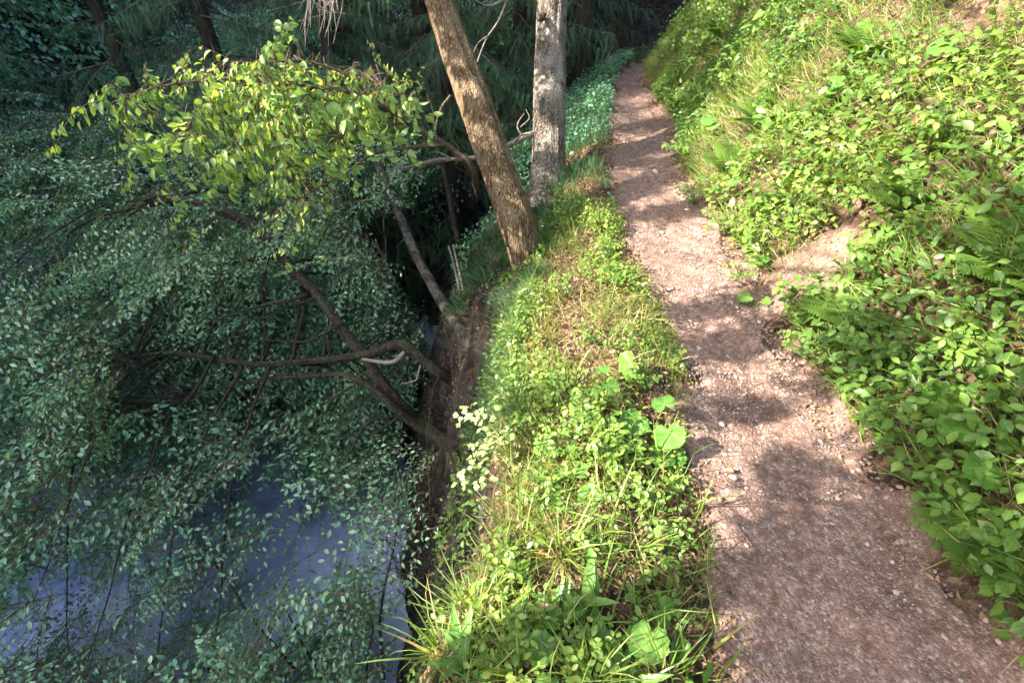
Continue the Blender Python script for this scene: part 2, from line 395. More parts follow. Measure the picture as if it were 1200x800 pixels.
def soil_mat():
    m, nt = new_mat('forest soil'); L = nt.links; co = obj_co(nt)
    pale = attr(nt, 'tint')
    v = N(nt, 'ShaderNodeTexVoronoi', inputs={'Scale': 38, 'Randomness': 1}); L.new(co, v.inputs['Vector'])
    sep = N(nt, 'ShaderNodeSeparateColor'); L.new(v.outputs['Color'], sep.inputs[0])
    lit = ramp(nt, sep.outputs[0], [(0, (.05, .03, .02)), (.35, (.11, .065, .04)), (.7, (.20, .12, .075)), (1, (.30, .20, .14))])
    n1 = noise_n(nt, co, 9, 8, .65); n2 = noise_n(nt, co, 70, 5, .7)
    hum = ramp(nt, n1, [(.34, (.014, .012, .011)), (.5, (.045, .039, .034)), (.68, (.105, .092, .082))])
    paleC = ramp(nt, n1, [(.28, (.16, .10, .07)), (.5, (.29, .195, .145)), (.75, (.42, .32, .25))])
    c = mixc(nt, ramp(nt, pale, [(.2, (0, 0, 0)), (.5, (1, 1, 1))]), hum, lit)
    c = mixc(nt, ramp(nt, pale, [(.6, (0, 0, 0)), (.9, (1, 1, 1))]), c, paleC)
    c = mixc(nt, .6, c, ramp(nt, n2, [(.3, (.5, .5, .5)), (.7, (1.4, 1.4, 1.4))]), 'MULTIPLY')
    p = N(nt, 'ShaderNodeBsdfPrincipled', inputs={'Roughness': .95, 'Specular IOR Level': .15}); L.new(c, p.inputs['Base Color'])
    h = math_n(nt, 'ADD', math_n(nt, 'MULTIPLY', v.outputs['Distance'], .7), math_n(nt, 'ADD', n2, n1))
    b = N(nt, 'ShaderNodeBump', inputs={'Strength': 1.0, 'Distance': .035}); L.new(h, b.inputs['Height']); L.new(b.outputs[0], p.inputs['Normal'])
    out(nt, p.outputs[0]); return m
M_SOIL = soil_mat()
def path_mat():
    m, nt = new_mat('gravel path'); L = nt.links; co = obj_co(nt)
    v = N(nt, 'ShaderNodeTexVoronoi', inputs={'Scale': 120, 'Randomness': 1}); L.new(co, v.inputs['Vector'])
    v2 = N(nt, 'ShaderNodeTexVoronoi', inputs={'Scale': 190, 'Randomness': 1}); L.new(co, v2.inputs['Vector'])
    sep = N(nt, 'ShaderNodeSeparateColor'); L.new(v.outputs['Color'], sep.inputs[0])
    st = ramp(nt, sep.outputs[0], [(0, (.125, .078, .057)), (.35, (.20, .129, .097)), (.7, (.285, .19, .15)), (.9, (.38, .275, .24)), (1, (.48, .39, .36))])
    n1 = noise_n(nt, co, 2.2, 5); n2 = noise_n(nt, co, 26, 6, .7)
    dirt = ramp(nt, n2, [(.3, (.088, .052, .040)), (.55, (.185, .114, .09)), (.8, (.29, .188, .155))])
    c = mixc(nt, ramp(nt, n2, [(.42, (.08, .08, .08)), (.64, (.8, .8, .8))]), dirt, st)
    c = mixc(nt, .7, c, ramp(nt, n1, [(.3, (.55, .5, .47)), (.5, (.95, .95, .95)), (.7, (1.25, 1.16, 1.1))]), 'MULTIPLY')
    p = N(nt, 'ShaderNodeBsdfPrincipled', inputs={'Roughness': .92, 'Specular IOR Level': .2}); L.new(c, p.inputs['Base Color'])
    h = math_n(nt, 'SUBTRACT', n2, math_n(nt, 'ADD', math_n(nt, 'MULTIPLY', v.outputs['Distance'], .8), math_n(nt, 'MULTIPLY', v2.outputs['Distance'], .35)))
    b = N(nt, 'ShaderNodeBump', inputs={'Strength': .6, 'Distance': .008}); L.new(h, b.inputs['Height']); L.new(b.outputs[0], p.inputs['Normal'])
    out(nt, p.outputs[0]); return m
M_PATH = path_mat()
def stone_mat():
    m, nt = new_mat('pebble stone'); L = nt.links; co = obj_co(nt)
    c = ramp(nt, attr(nt, 'tint'), [(0, (.12, .085, .07)), (.4, (.27, .20, .17)), (.75, (.40, .31, .28)), (1, (.62, .54, .50))])
    c = mixc(nt, .6, c, ramp(nt, noise_n(nt, co, 90, 4), [(.3, (.6, .6, .6)), (.7, (1.3, 1.3, 1.3))]), 'MULTIPLY')
    p = N(nt, 'ShaderNodeBsdfPrincipled', inputs={'Roughness': .85, 'Specular IOR Level': .25}); L.new(c, p.inputs['Base Color'])
    out(nt, p.outputs[0]); return m
M_STONE = stone_mat()
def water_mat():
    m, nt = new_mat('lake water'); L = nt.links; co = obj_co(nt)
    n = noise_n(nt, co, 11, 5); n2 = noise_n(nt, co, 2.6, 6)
    c = ramp(nt, n2, [(.35, (.28, .32, .54)), (.5, (.40, .43, .67)), (.65, (.54, .56, .80))])  # pale lavender of the reflected sky put into the base colour
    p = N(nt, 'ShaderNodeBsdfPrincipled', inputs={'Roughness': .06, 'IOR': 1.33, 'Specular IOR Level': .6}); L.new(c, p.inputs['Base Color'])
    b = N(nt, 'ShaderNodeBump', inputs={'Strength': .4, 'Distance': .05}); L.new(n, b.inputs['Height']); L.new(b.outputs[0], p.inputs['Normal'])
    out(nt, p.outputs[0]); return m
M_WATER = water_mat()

# ---------------------------------------------------------------- ground, path, water
def grid(name, X, Y, Z, mat, tint=None, smooth=True):
    r, c = X.shape; a = Acc(); i, j = np.meshgrid(np.arange(r - 1), np.arange(c - 1), indexing='ij')
    q = np.stack([i * c + j, i * c + j + 1, (i + 1) * c + j + 1, (i + 1) * c + j], -1).reshape(-1)
    a.add(np.stack([X, Y, Z], -1).reshape(-1, 3), q, np.full((r - 1) * (c - 1), 4), tint=.5 if tint is None else tint.reshape(-1), smooth=smooth)
    return build(name, a, mat)
yr = np.concatenate([np.arange(-8, .3, .25), np.arange(.3, 8, .05), np.arange(8, 16, .12), np.geomspace(16, 70, 30)])
dl = np.concatenate([np.arange(0, 2.6, .04), np.linspace(2.6, 14, 70), np.geomspace(14.3, 60, 16)])[::-1]
dr = np.concatenate([np.arange(0.05, 4, .06), np.geomspace(4.1, 40, 20)])
E_, L_, R_ = ed(yr)[:, None], pl(yr)[:, None], pr(yr)[:, None]
GX = np.concatenate([E_ - dl[None, :], E_ + (L_ - E_) * np.linspace(0, 1, 18)[None, 1:], L_ + (R_ - L_) * np.linspace(0, 1, 16)[None, 1:], R_ + dr[None, :]], 1)
GY = np.repeat(yr[:, None], GX.shape[1], 1); GZ = ground_z(GX, GY)
onp = np.clip(np.minimum(GX - L_, R_ - GX) / .08, 0, 1)
GZ = GZ - .02 * onp
bb = GX - R_
def bare(x, y):                                                   # the eroded bare soil on the bank
    n = fbm(xyz(x, y, 0) * 2.3, 71)
    return np.clip(1.25 - ((np.asarray(x) - 1.66) / .22) ** 2 - ((np.asarray(y) - 2.42) / .42) ** 2 + .6 * n, 0, 1)
zone = np.where(GX > E_ - .15, .5, np.where(GY < 5, .22, .12)) + .0
zone = np.where(bb > 0, .5 + .5 * bare(GX, GY), zone)
zone = np.where(np.abs(bb) < .14, np.maximum(zone, .66), zone)
zone = np.clip(zone + .12 * fbm(xyz(GX, GY, 0) * 5, 73), 0, 1)
tag(grid('ground', GX, GY, GZ, M_SOIL, zone), 'brown soil of the steep wooded bank above the lake', 'ground', kind='structure')

yp = np.concatenate([np.arange(-2, .3, .1), np.arange(.3, 6, .022), np.arange(6, 15, .06)])
s = np.linspace(-.05, 1.05, 64)
Lp, Rp = pl(yp)[:, None], pr(yp)[:, None]
PX = Lp + (Rp - Lp) * s[None]; PY = np.repeat(yp[:, None], 64, 1)
edge = np.minimum(PX - Lp, Rp - PX)
rag = edge + .14 * fbm(xyz(PX, PY, 0) * 5, 81)
PZ = ground_z(PX, PY) + .012 - .06 * np.clip(.03 - rag, 0, .12) / .06 + .010 * fbm(xyz(PX, PY, 0) * 9, 83, 3)
tag(grid('path', PX, PY, PZ, M_PATH), 'narrow pinkish gravel footpath running along the top of the bank', 'path', kind='structure')
def path_z(x, y): return ground_z(x, y) + .012

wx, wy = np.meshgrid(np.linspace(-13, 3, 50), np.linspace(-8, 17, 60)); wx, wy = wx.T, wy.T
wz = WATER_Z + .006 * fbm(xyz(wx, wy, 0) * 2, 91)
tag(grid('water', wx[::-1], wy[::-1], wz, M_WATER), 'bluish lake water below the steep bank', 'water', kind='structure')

# ---------------------------------------------------------------- trees
def trunk(acc, pts, r0, r1, n=90, seg=40, bump=.012, seed=3, flare=.0, bsc=(5, 5, 1.6), w=.0):
    p = spline(pts, n)
    if w: p = wob(p, w, 2.5, seed)
    t = np.linspace(0, 1, n); r = r0 + (r1 - r0) * t + flare * np.exp(-t * n / 9)
    acc.tube(p, r, seg, bump=bump, bscale=bsc, seed=seed); return p
def scatter_sprays(wood, lv, kinds, P, Dr, Nn, S, tint):
    w = rng.integers(0, len(kinds), len(P))
    for q in range(len(kinds)):
        m = w == q
        if not m.any(): continue
        M = frames(Dr[m], Nn[m], S[m]); wood.inst(kinds[q][0], M, P[m]); lv.inst(kinds[q][1], M, P[m], tint[m])
def crown_blob(centers, radii, n, kinds, size=(.8, 1.4), up=.3, tint=(-.1, .1), droop=-.25):
    wood, lv = Acc(), Acc(); C = np.asarray(centers, float); Rr = np.asarray(radii, float)
    k = rng.choice(len(C), n, p=Rr ** 2 / (Rr ** 2).sum()); d = rand_dir(n); rad = Rr[k] * rng.uniform(.25, 1, n) ** .5
    P = C[k] + d * rad[:, None] * [1, 1, .75]
    Dr = nrm(d * [1, 1, .5] + np.array([0, 0, droop]) + rng.normal(0, .35, (n, 3))); Nn = nrm(np.array([0, 0, 1.]) + d * .5 + rng.normal(0, .3, (n, 3)))
    scatter_sprays(wood, lv, kinds, P, Dr, Nn, rng.uniform(*size, n), rng.uniform(*tint, n))
    return wood, lv
def limbs_to(acc, start, targets, r=.035, seg=6, seed=5):
    for i, t in enumerate(targets):
        t = np.asarray(t, float); m = (start + t) / 2 + rng.normal(0, .12, 3) + [0, 0, .15]
        acc.tube(wob(spline([start, m, t], 14), .03, 3, seed + i), np.linspace(r, r * .25, 14), seg)

# leaning tree on the edge of the verge
b = G(622, 306); b[2] -= .15
pts = [b + [.02, 0, -.2], b + [.0, 0, .05], D(606, 262, 3.45), D(585, 205, 3.42), D(560, 130, 3.40), D(537, 65, 3.42), D(514, -2, 3.45)]
top = pts[-1]; up = nrm(pts[-1] - pts[-3])
pts += [top + up * 1.2 + [0, 0, .2], top + up * 2.6 + [.15, .1, .6], top + up * 4.2 + [.3, .2, 1.2]]
t1 = empty('leaning_tree', b, 'thick brown tree trunk leaning left from the verge edge over the water', 'tree')
a = Acc(); p1 = trunk(a, pts, .128, .08, 170, 56, .012, 3, .07); build('trunk', a, M_BARK, t1, b)
cent = [top + up * 3 + v for v in ([.3, 0, .8], [-1.1, .4, .6], [1.0, .8, 1.6], [-.2, -.5, 2.2], [-1.3, -.7, 2.2])]
a = Acc(); limbs_to(a, p1[140], cent, .04)
build('branch', a, M_BARK, t1, b); a = Acc()
a.tube(wob(spline([D(527, 112, 3.42), D(517, 125, 3.40), D(512, 145, 3.35), D(511, 153, 3.33)], 12), .006, 6, 3), np.linspace(.009, .004, 12), 6)
build('sprout', a, M_TWIG, t1, b)
w_, l_ = crown_blob(cent, [.9, .8, .8, .9, .8], 70, SPR); build('crown', l_, M_LAKELEAF, t1, b)

# upright tree
b = G(642, 226); b[2] -= .2
top = D(647, -4, 4.55)
pts = [b, b * .65 + top * .35 + [.0, 0, 0], top, top + [.02, .05, 1.5], top + [-.1, .1, 3], top + [0, .1, 5]]
t2 = empty('upright_tree', b, 'straight grey barked tree standing beside the path where it climbs away', 'tree')
a = Acc(); p2 = trunk(a, pts, .155, .10, 150, 56, .013, 13, .07); build('trunk', a, M_GREYBARK, t2, b)
a = Acc(); c0 = D(637, 22, 4.42); a.tube(np.array([c0 + [0, .06, .02], c0 + [-.015, 0, .0], c0 + [-.05, -.05, -.01]]), [.03, .026, .012], 10, bump=.005); build('branch_stub', a, M_DARKBARK, t2, b)
cent = [top + v for v in ([-.6, .2, 3.2], [.7, .5, 3.6], [0, -.5, 4.6], [-.4, .6, 5.2])]
a = Acc(); limbs_to(a, p2[100], cent, .04); build('branch', a, M_GREYBARK, t2, b)
w_, l_ = crown_blob(cent, [.8, .8, .9, .8], 110, SPR); build('crown', l_, M_LAKELEAF, t2, b)

# two trees that lean out from the foot of the bank over the water
bA = G(562, 455)
tA = empty('bank_tree', bA, 'dark crooked tree on the bank below the verge with one limb reaching flat left', 'tree')
a = Acc()
LIMB = {}; LIMB['A'] = trunk(a, [bA + [.12, .05, -.1], bA, D(545, 452, 4.45), D(515, 436, 4.35), D(480, 408, 4.3), D(463, 404, 4.3), D(430, 415, 4.35), D(380, 420, 4.4), D(300, 426, 4.4), D(200, 414, 4.4), D(120, 425, 4.4)], .066, .012, 120, 18, .010, 21, .03, w=.015)
build('trunk', a, M_DARKBARK, tA, bA)
a = Acc()
a.tube(wob(spline([D(475, 412, 4.3), D(462, 424, 4.25), D(440, 423, 4.3), D(425, 420, 4.35)], 16), .012, 5, 2), np.linspace(.022, .012, 16), 8, bump=.003)
build('dead_branch', a, M_DEAD, tA, bA); a = Acc()
a.tube(wob(spline([D(493, 428, 4.3), D(489, 440, 4.2), D(486, 446, 4.2), D(470, 450, 4.2)], 12), .01, 5, 2), np.linspace(.01, .005, 12), 6)
build('dead_branch', a, M_DEAD, tA, bA)

bB = G(528, 522)
tB = empty('forked_bank_tree', bB, 'dark double stemmed tree at the foot of the bank, leaning left over the lake', 'tree')
a = Acc()
LIMB['B'] = trunk(a, [bB + [.15, .05, -.15], bB, D(500, 500, 4.45), D(470, 475, 4.4), D(447, 448, 4.4), D(430, 420, 4.4), D(413, 400, 4.45), D(392, 372, 4.5), D(373, 347, 4.55), D(345, 318, 4.6), D(310, 277, 4.65), D(285, 258, 4.65), D(240, 240, 4.7), D(190, 232, 4.7)], .056, .040, 140, 18, .009, 23, .03, w=.012)
build('trunk', a, M_DARKBARK, tB, bB)
a = Acc()
q2 = trunk(a, [bB + [.1, -.1, -.1], D(522, 518, 4.35), D(490, 500, 4.3), D(462, 478, 4.25), D(440, 457, 4.3), D(415, 443, 4.35), D(398, 437, 4.4), D(360, 440, 4.4), D(300, 446, 4.4), D(210, 470, 4.3)], .043, .008, 110, 12, .007, 27, w=.015)
build('second_stem', a, M_DARKBARK, tB, bB); LIMB['B'] = np.vstack([LIMB['B'][30:], q2[30:]])
a = Acc()
for L_pts, r0, r1 in (([D(457, 487, 4.25), D(430, 495, 4.2), D(410, 530, 4.15), D(400, 560, 4.1), D(376, 588, 4.0)], .016, .005),
                      ([D(470, 485, 4.25), D(440, 505, 4.2), D(400, 515, 4.2), D(360, 520, 4.2)], .012, .004),
                      ([D(425, 443, 4.35), D(400, 460, 4.3), D(375, 475, 4.25), D(362, 490, 4.2)], .015, .005),
                      ([D(362, 345, 4.55), D(335, 352, 4.4), D(300, 360, 4.4), D(240, 380, 4.3)], .022, .008),
                      ([D(370, 350, 4.55), D(330, 362, 4.5), D(300, 378, 4.5), D(250, 400, 4.4)], .018, .006),
                      ([D(330, 305, 4.62), D(310, 304, 4.5), D(280, 306, 4.5), D(230, 320, 4.5)], .026, .012),
                      ([D(400, 380, 4.45), D(375, 395, 4.3), D(340, 400, 4.2), D(300, 398, 4.1)], .012, .004),
                      ([D(447, 448, 4.4), D(470, 420, 4.5), D(480, 395, 4.6)], .012, .004)):
    a = Acc(); a.tube(wob(spline(L_pts, 26), .02, 5, 4), np.linspace(r0, r1, 26), 7, bump=.002); build('branch', a, M_DARKBARK, tB, bB)

# their leaves: sprays of small leaves spread through the air over the water
GAPS = [(355, 640, 50, 42), (325, 690, 38, 50), (480, 745, 45, 42), (350, 765, 30, 35), (410, 640, 22, 25), (455, 690, 25, 18), (345, 570, 25, 20), (305, 500, 22, 60), (280, 600, 60, 50), (225, 700, 80, 60), (130, 610, 90, 70), (60, 720, 70, 60), (390, 605, 30, 25), (170, 780, 60, 40)]
def lake_sprays(n, xr, yr_, zr, seed, gaps=True, dens=-.36):
    P = np.stack([rng.uniform(*xr, n * 4), rng.uniform(*yr_, n * 4), rng.uniform(*zr, n * 4)], -1)
    ok = fbm(P * [1.3, 1.3, 2.0], seed, 3) > dens
    ok &= P[:, 2] > ground_z(P[:, 0], P[:, 1]) + .25
    ok &= P[:, 0] < ed(P[:, 1]) - .32 - .12 * (-P[:, 2])
    Dr = nrm(np.array([-.9, -.3, -.35]) + rng.normal(0, .38, P.shape)); px, py, dz = proj(P); mx, my, _ = proj(P + Dr * .38)
    ok &= (dz > np.where((px > 150) & (px < 540) & (py < 530) & (py > 300), np.where((py > 470) & (px < 440), 4.3, 4.65), 3.2)) & ~((px > 540) & (py < 430))
    ok &= ~((py < 425) & (py > 195) & (px > 415 + (py - 230) * .56))
    ok &= ~((px > 505 + .14 * (py - 395)) & (py > 395) & (py < 690))
    ok &= ~((px > 295) & (px < 385) & (py > 265) & (py < 356) & (dz < 4.85))
    if gaps:
        for gx, gy, gw, gh in GAPS:
            q = ((mx - gx) / (gw + 22)) ** 2 + ((my - gy) / (gh + 16)) ** 2
            ok &= (q > 1) | (rng.random(len(P)) < (.11 if gx > 290 else .24))
    Dr = Dr[ok][:n]; P = P[ok][:n]; n = len(P); Nn = nrm(np.array([-.2, -.1, 1.]) + rng.normal(0, .28, (n, 3)))
    return P, Dr, Nn, rng.uniform(.7, 1.25, n), np.clip(.06 + .4 * fbm(P * 1.6, seed + 9, 2) + rng.normal(0, .18, n), -.5, .5)
for t_, b_, n_, bx in ((tA, bA, 1900, ((-3.6, -.1), (1.0, 6.2), (-3.0, -.7))), (tB, bB, 2500, ((-7.6, -.9), (1.0, 9.0), (-3.0, 0.0)))):
    wd, lv = Acc(), Acc(); ls_ = lake_sprays(n_, *bx, 101); scatter_sprays(wd, lv, FINE, *ls_); lb = LIMB['A'][35:] if t_ is tA else LIMB['B']; PP = ls_[0]
    sd = PP[rng.choice(len(PP), 50, replace=False)]; pool = [lb]
    for i, e in enumerate(sd):                                    # boughs that carry the sprays
        q = lb[np.argmin(np.linalg.norm(lb - e, axis=1) + .25 * rng.random(len(lb)))]; ln = np.linalg.norm(e - q)
        a = Acc(); a.tube(wob(spline([q, q * .55 + e * .45 + [0, 0, .12 * ln], e], 18), .04, 3, i), np.linspace(.006 + .004 * ln, .003, 18), 6)
        if ln < 3.2: build('bough', a, M_DARKBARK, t_, b_); pool.append(a.v[0].reshape(18, 6, 3).mean(1)[4:])
    pool = np.vstack(pool)
    for p in PP:
        dd = np.linalg.norm(pool - p, axis=1); k = int(np.argmin(dd + .15 * rng.random(len(dd))))
        if dd[k] < .5: e = pool[k]; wd.tube(spline([e, (p + e) / 2 + rng.normal(0, .03, 3), p], 6), np.linspace(.003, .0015, 6), 3)
    build("twigs", wd, M_TWIG, t_, b_); build('crown', lv, M_LAKELEAF, t_, b_)

P = []
for cx, cy, rx, ry, n in ((310, 760, 40, 45, 14), (390, 705, 50, 40, 14), (425, 725, 35, 40, 7), (500, 690, 30, 30, 7), (240, 660, 60, 60, 8), (140, 740, 80, 60, 14), (50, 640, 60, 80, 14), (410, 795, 60, 20, 6)):
    for _ in range(n):
        th, q = rng.uniform(0, 6.28), rng.random() ** .5; P.append(D(cx + rx * q * math.cos(th), cy + ry * q * math.sin(th), rng.uniform(2.9, 4.1)))
P = np.array(P); P = P[(P[:, 2] > ground_z(P[:, 0], P[:, 1]) + .2)]; px, py, _ = proj(P); P = P[[not any(((u - gx) / gw) ** 2 + ((v - gy) / gh) ** 2 < 1.3 for gx, gy, gw, gh in GAPS) for u, v in zip(px, py)]]; n = len(P); wd, lv = Acc(), Acc()
bE = np.array([-.95, 1.0, 0]); bE[2] = float(ground_z(bE[0], bE[1])); tE = empty('alder_bush', bE, 'bush at the water edge with larger glossy leaves at lower left', 'bush')
scatter_sprays(wd, lv, SPR, P, nrm(np.array([-.8, .1, -.3]) + rng.normal(0, .5, (n, 3))), nrm(np.array([-.3, -.2, 1.]) + rng.normal(0, .35, (n, 3))), rng.uniform(.6, .95, n), rng.uniform(-.1, .45, n))
a = Acc()
for tp in (D(440, 735, 3.5), D(330, 700, 3.6), D(240, 640, 3.7), D(470, 600, 3.7)): a.tube(wob(spline([bE - [0, 0, .1], bE * .5 + tp * .5 + [-.1, 0, .2], tp], 24), .04, 3, 3), np.linspace(.02, .005, 24), 7)
pool = np.vstack([x.reshape(24, 7, 3).mean(1) for x in a.v])
for p in P: e = pool[np.argmin(np.linalg.norm(pool - p, axis=1))]; wd.tube(spline([e, (p + e) / 2 + rng.normal(0, .04, 3), p], 8), np.linspace(.004, .002, 8), 4)
build('stems', a, M_DARKBARK, tE, bE); build('twigs', wd, M_TWIG, tE, bE); build('crown', lv, M_LAKELEAF, tE, bE)
# slim trees in the dark hollow
bC = G(548, 398); dC = float(np.dot(bC - CAM, FWD))
tC = empty('mottled_tree', bC, 'thin pale mottled trunk slanting up out of the dark hollow', 'tree')
a = Acc(); trunk(a, [bC + [.05, 0, -.15], bC + [0, 0, .0], D(517, 352, dC * .5 + 2.95), D(487, 298, 5.9), D(467, 250, 5.95), D(447, 203, 6.0), D(430, 160, 6.1), D(420, 90, 6.3)], .062, .045, 90, 14, .008, 31, w=.004); build('trunk', a, M_MOTTLED, tC, bC)
a = Acc()
for L_pts, r0 in (([D(462, 250, 5.95), D(452, 252, 5.8), D(446, 254, 5.7)], .014), ([D(458, 232, 5.95), D(452, 242, 5.8), D(446, 253, 5.7), D(440, 256, 5.6)], .008), ([D(478, 275, 5.9), D(468, 285, 5.8), D(464, 290, 5.7)], .008),
                  ([D(440, 280, 5.4), D(455, 315, 5.35), D(472, 345, 5.4)], .012), ([D(450, 255, 5.6), D(452, 290, 5.5), D(452, 320, 5.4)], .005)):
    a = Acc(); a.tube(wob(spline(L_pts, 16), .02, 6, 8), np.linspace(r0, r0 * .4, 16), 6); build('dead_branch', a, M_MOTTLED, tC, bC)
bD = G(552, 382)
tD = empty('slim_tree', bD, 'slim dark trunk standing in the hollow beside two pale sticks', 'tree')
a = Acc(); trunk(a, [bD + [0, 0, -.15], D(548, 350, 7.), D(538, 290, 7.), D(528, 240, 7.05), D(520, 195, 7.1), D(512, 120, 7.3), D(505, 40, 7.6)], .055, .03, 70, 12, .006, 33, w=.012); build('trunk', a, M_DARKBARK, tD, bD)
for k, (p0, p1_, lab) in enumerate((((525, 287), (541, 343), 'longer bare pale stick standing beside the slim dark trunk'), ((531, 285), (547, 344), 'bare pale stick leaning closest to the slim dark trunk'))):
    q0 = G(*p1_); q1 = D(*p0, np.dot(q0 - CAM, FWD) - .1)
    a = Acc(); a.tube(wob(spline([q0 - [0, 0, .1], (q0 + q1) / 2, q1], 20), .02, 3, k), np.linspace(.014, .008, 20), 6, bump=.002)
    tag(build('dead_stick', a, M_DEAD, None), lab, 'stick', 'pale dead sticks in the hollow')

# hazel with sunlit leaves
bH = G(560, 232); bH[2] -= .1
tH = empty('hazel_bush', bH, 'hazel with arching boughs of yellow-green sunlit leaves left of the leaning trunk', 'bush')
a = Acc()
stems = [([bH, D(556, 205, 3.95), D(535, 178, 3.8), D(500, 155, 3.6), D(460, 130, 3.4), D(410, 108, 3.25), D(360, 100, 3.15), D(310, 95, 3.1), D(240, 95, 3.1), D(170, 105, 3.1), D(110, 130, 3.1)], .024, .006),
         ([D(520, 170, 3.7), D(480, 172, 3.5), D(440, 180, 3.35), D(400, 205, 3.2), D(350, 235, 3.1), D(310, 265, 3.0)], .014, .004),
         ([D(440, 122, 3.35), D(400, 85, 3.2), D(350, 70, 3.1), D(300, 75, 3.0)], .011, .004),
         ([D(480, 142, 3.5), D(430, 150, 3.35), D(370, 160, 3.2), D(310, 175, 3.1), D(250, 185, 3.0)], .012, .004),
         ([D(470, 138, 3.45), D(475, 118, 3.4), D(462, 108, 3.4), D(448, 100, 3.4)], .006, .003),
         ([bH, D(548, 198, 3.9), D(520, 190, 3.85), D(490, 200, 3.7), D(470, 225, 3.5)], .018, .004)]
HS = []
for L_pts, r0, r1 in stems:
    HS.append(wob(spline(L_pts, 40), .015, 5, 4)); a.tube(HS[-1], np.linspace(r0, r1, 40), 8, bump=.002)
HS = np.vstack(HS); build('stems', a, M_TWIG, tH, bH)
HB = [(340, 88, 60, 36, 26), (400, 112, 60, 36, 24), (330, 140, 45, 40, 18), (455, 122, 45, 26, 14), (345, 70, 45, 18, 12), (410, 84, 40, 16, 8), (390, 165, 55, 32, 14), (320, 205, 40, 35, 14), (400, 225, 26, 40, 9), (500, 130, 16, 20, 5), (455, 185, 40, 20, 7), (250, 100, 80, 50, 30), (240, 190, 70, 50, 16), (170, 110, 60, 50, 16), (440, 90, 30, 20, 6), (340, 262, 14, 20, 4), (372, 290, 16, 30, 5)]
P = []
for cx, cy, rx, ry, n in HB:
    for _ in range(n):
        th, q = rng.uniform(0, 6.28), rng.random() ** .5
        P.append(D(cx + rx * q * math.cos(th) - 14, 66 + (cy - 66 + ry * q * math.sin(th)) * .72, rng.uniform(2.6, 3.7) + (cx - 330) * .0018))
P = np.array(P); P = P[fbm(P * [2.2, 2.2, 4.5], 77, 2) > -.12]; n = len(P)
wd, lv = Acc(), Acc()
scatter_sprays(wd, lv, HAZ, P, nrm(np.array([-.6, -.3, -.45]) + rng.normal(0, .45, (n, 3))), nrm(np.array([-.5, -.2, .8]) + rng.normal(0, .4, (n, 3))), rng.uniform(.7, 1.25, n), rng.uniform(-.2, .25, n))
for i in range(n):
    e = P[i]; q = HS[np.argmin(np.linalg.norm(HS - e, axis=1))]; wd.tube(spline([q, (q + e) / 2 + rng.normal(0, .03, 3) + [0, 0, .03], e], 7), np.linspace(.0035, .002, 7), 4)
build('twigs', wd, M_TWIG, tH, bH); build('crown', lv, M_SUNLEAF, tH, bH)

# bleached dead bough lying across behind the leaning trunk
a = Acc()
q = G(640, 196)
for L_pts, r0 in (([D(655, 150, 4.75), D(625, 158, 4.5), D(600, 167, 4.35), D(575, 183, 4.3), D(545, 187, 4.25), D(510, 187, 4.2), D(480, 194, 4.1), D(462, 197, 4.0)], .028),
                  ([D(612, 163, 4.4), D(606, 148, 4.35), D(616, 133, 4.35)], .010), ([D(610, 150, 4.4), D(622, 138, 4.4), D(619, 128, 4.4)], .008), ([D(600, 167, 4.35), D(612, 158, 4.2), D(630, 152, 4.15)], .013),
                  ([D(590, 175, 4.3), D(600, 185, 4.2), D(606, 200, 4.15)], .007), ([D(530, 187, 4.22), D(515, 178, 4.15), D(505, 178, 4.1)], .007)):
    a.tube(wob(spline(L_pts, 26), .022, 4, 14), np.linspace(r0, r0 * .3, 26), 8, bump=.003)
tag(build('fallen_bough', a, M_DEAD), 'bleached broken bough lying level behind the leaning trunk', 'branch')

# ---------------------------------------------------------------- spruces
def make_spruce(hgt, n, dens_low=.25, seed=1, lmax=1.5):
    r = np.random.default_rng(seed); tk = Acc(); wd, nd = Acc(), Acc()
    tk.tube(wob(np.stack([np.zeros(40), np.zeros(40), np.linspace(-.5, hgt, 40)], -1), .03, 1, seed), np.linspace(hgt * .016 + .04, .01, 40), 14, bump=.01, seed=seed)
    z = r.uniform(0, 1, n) ** .85 * hgt * .97 + .1; th = r.uniform(0, 6.283, n); ln = (lmax * (1 - z / hgt) ** .7 + .25) * r.uniform(.6, 1.15, n)
    P = np.stack([.05 * np.cos(th), .05 * np.sin(th), z], -1); d = np.stack([np.cos(th), np.sin(th), r.uniform(-.35, .1, n)], -1); w = r.integers(0, 4, n)
    for q in range(4):
        m = w == q; M = frames(d[m], np.tile([0, 0, 1.], (m.sum(), 1)), ln[m] / 1.2); wd.inst(SPB[q][0], M, P[m]); nd.inst(SPB[q][1], M, P[m], r.uniform(-.15, .2, m.sum()))
    return tk, wd, nd
SPM = []
for k, (hh, nn, lm) in enumerate(((7.5, 95, 1.6), (9.5, 110, 1.9), (6, 80, 1.4))):
    tk, wd, nd = make_spruce(hh, nn, seed=k + 40, lmax=lm); SPM.append((tk, wd, nd))
SPO = {}
def place_spruce(kind, x, y, rz, sc, label, z=None):
    z = float(ground_z(x, y)) if z is None else z
    t = empty('spruce_tree', (x, y, z), label, 'tree', 'dark spruces in the wood behind'); t.rotation_euler = (0, 0, rz); t.scale = (sc,) * 3
    for nm, acc, mt in (('trunk', SPM[kind][0], M_DARKBARK), ('branches', SPM[kind][1], M_TWIG), ('crown', SPM[kind][2], M_NEEDLE)):
        key = (kind, nm)
        if key not in SPO: SPO[key] = build(nm, acc, mt, t)
        else:
            o = SPO[key].copy(); COL.objects.link(o); o.parent = t
    return t
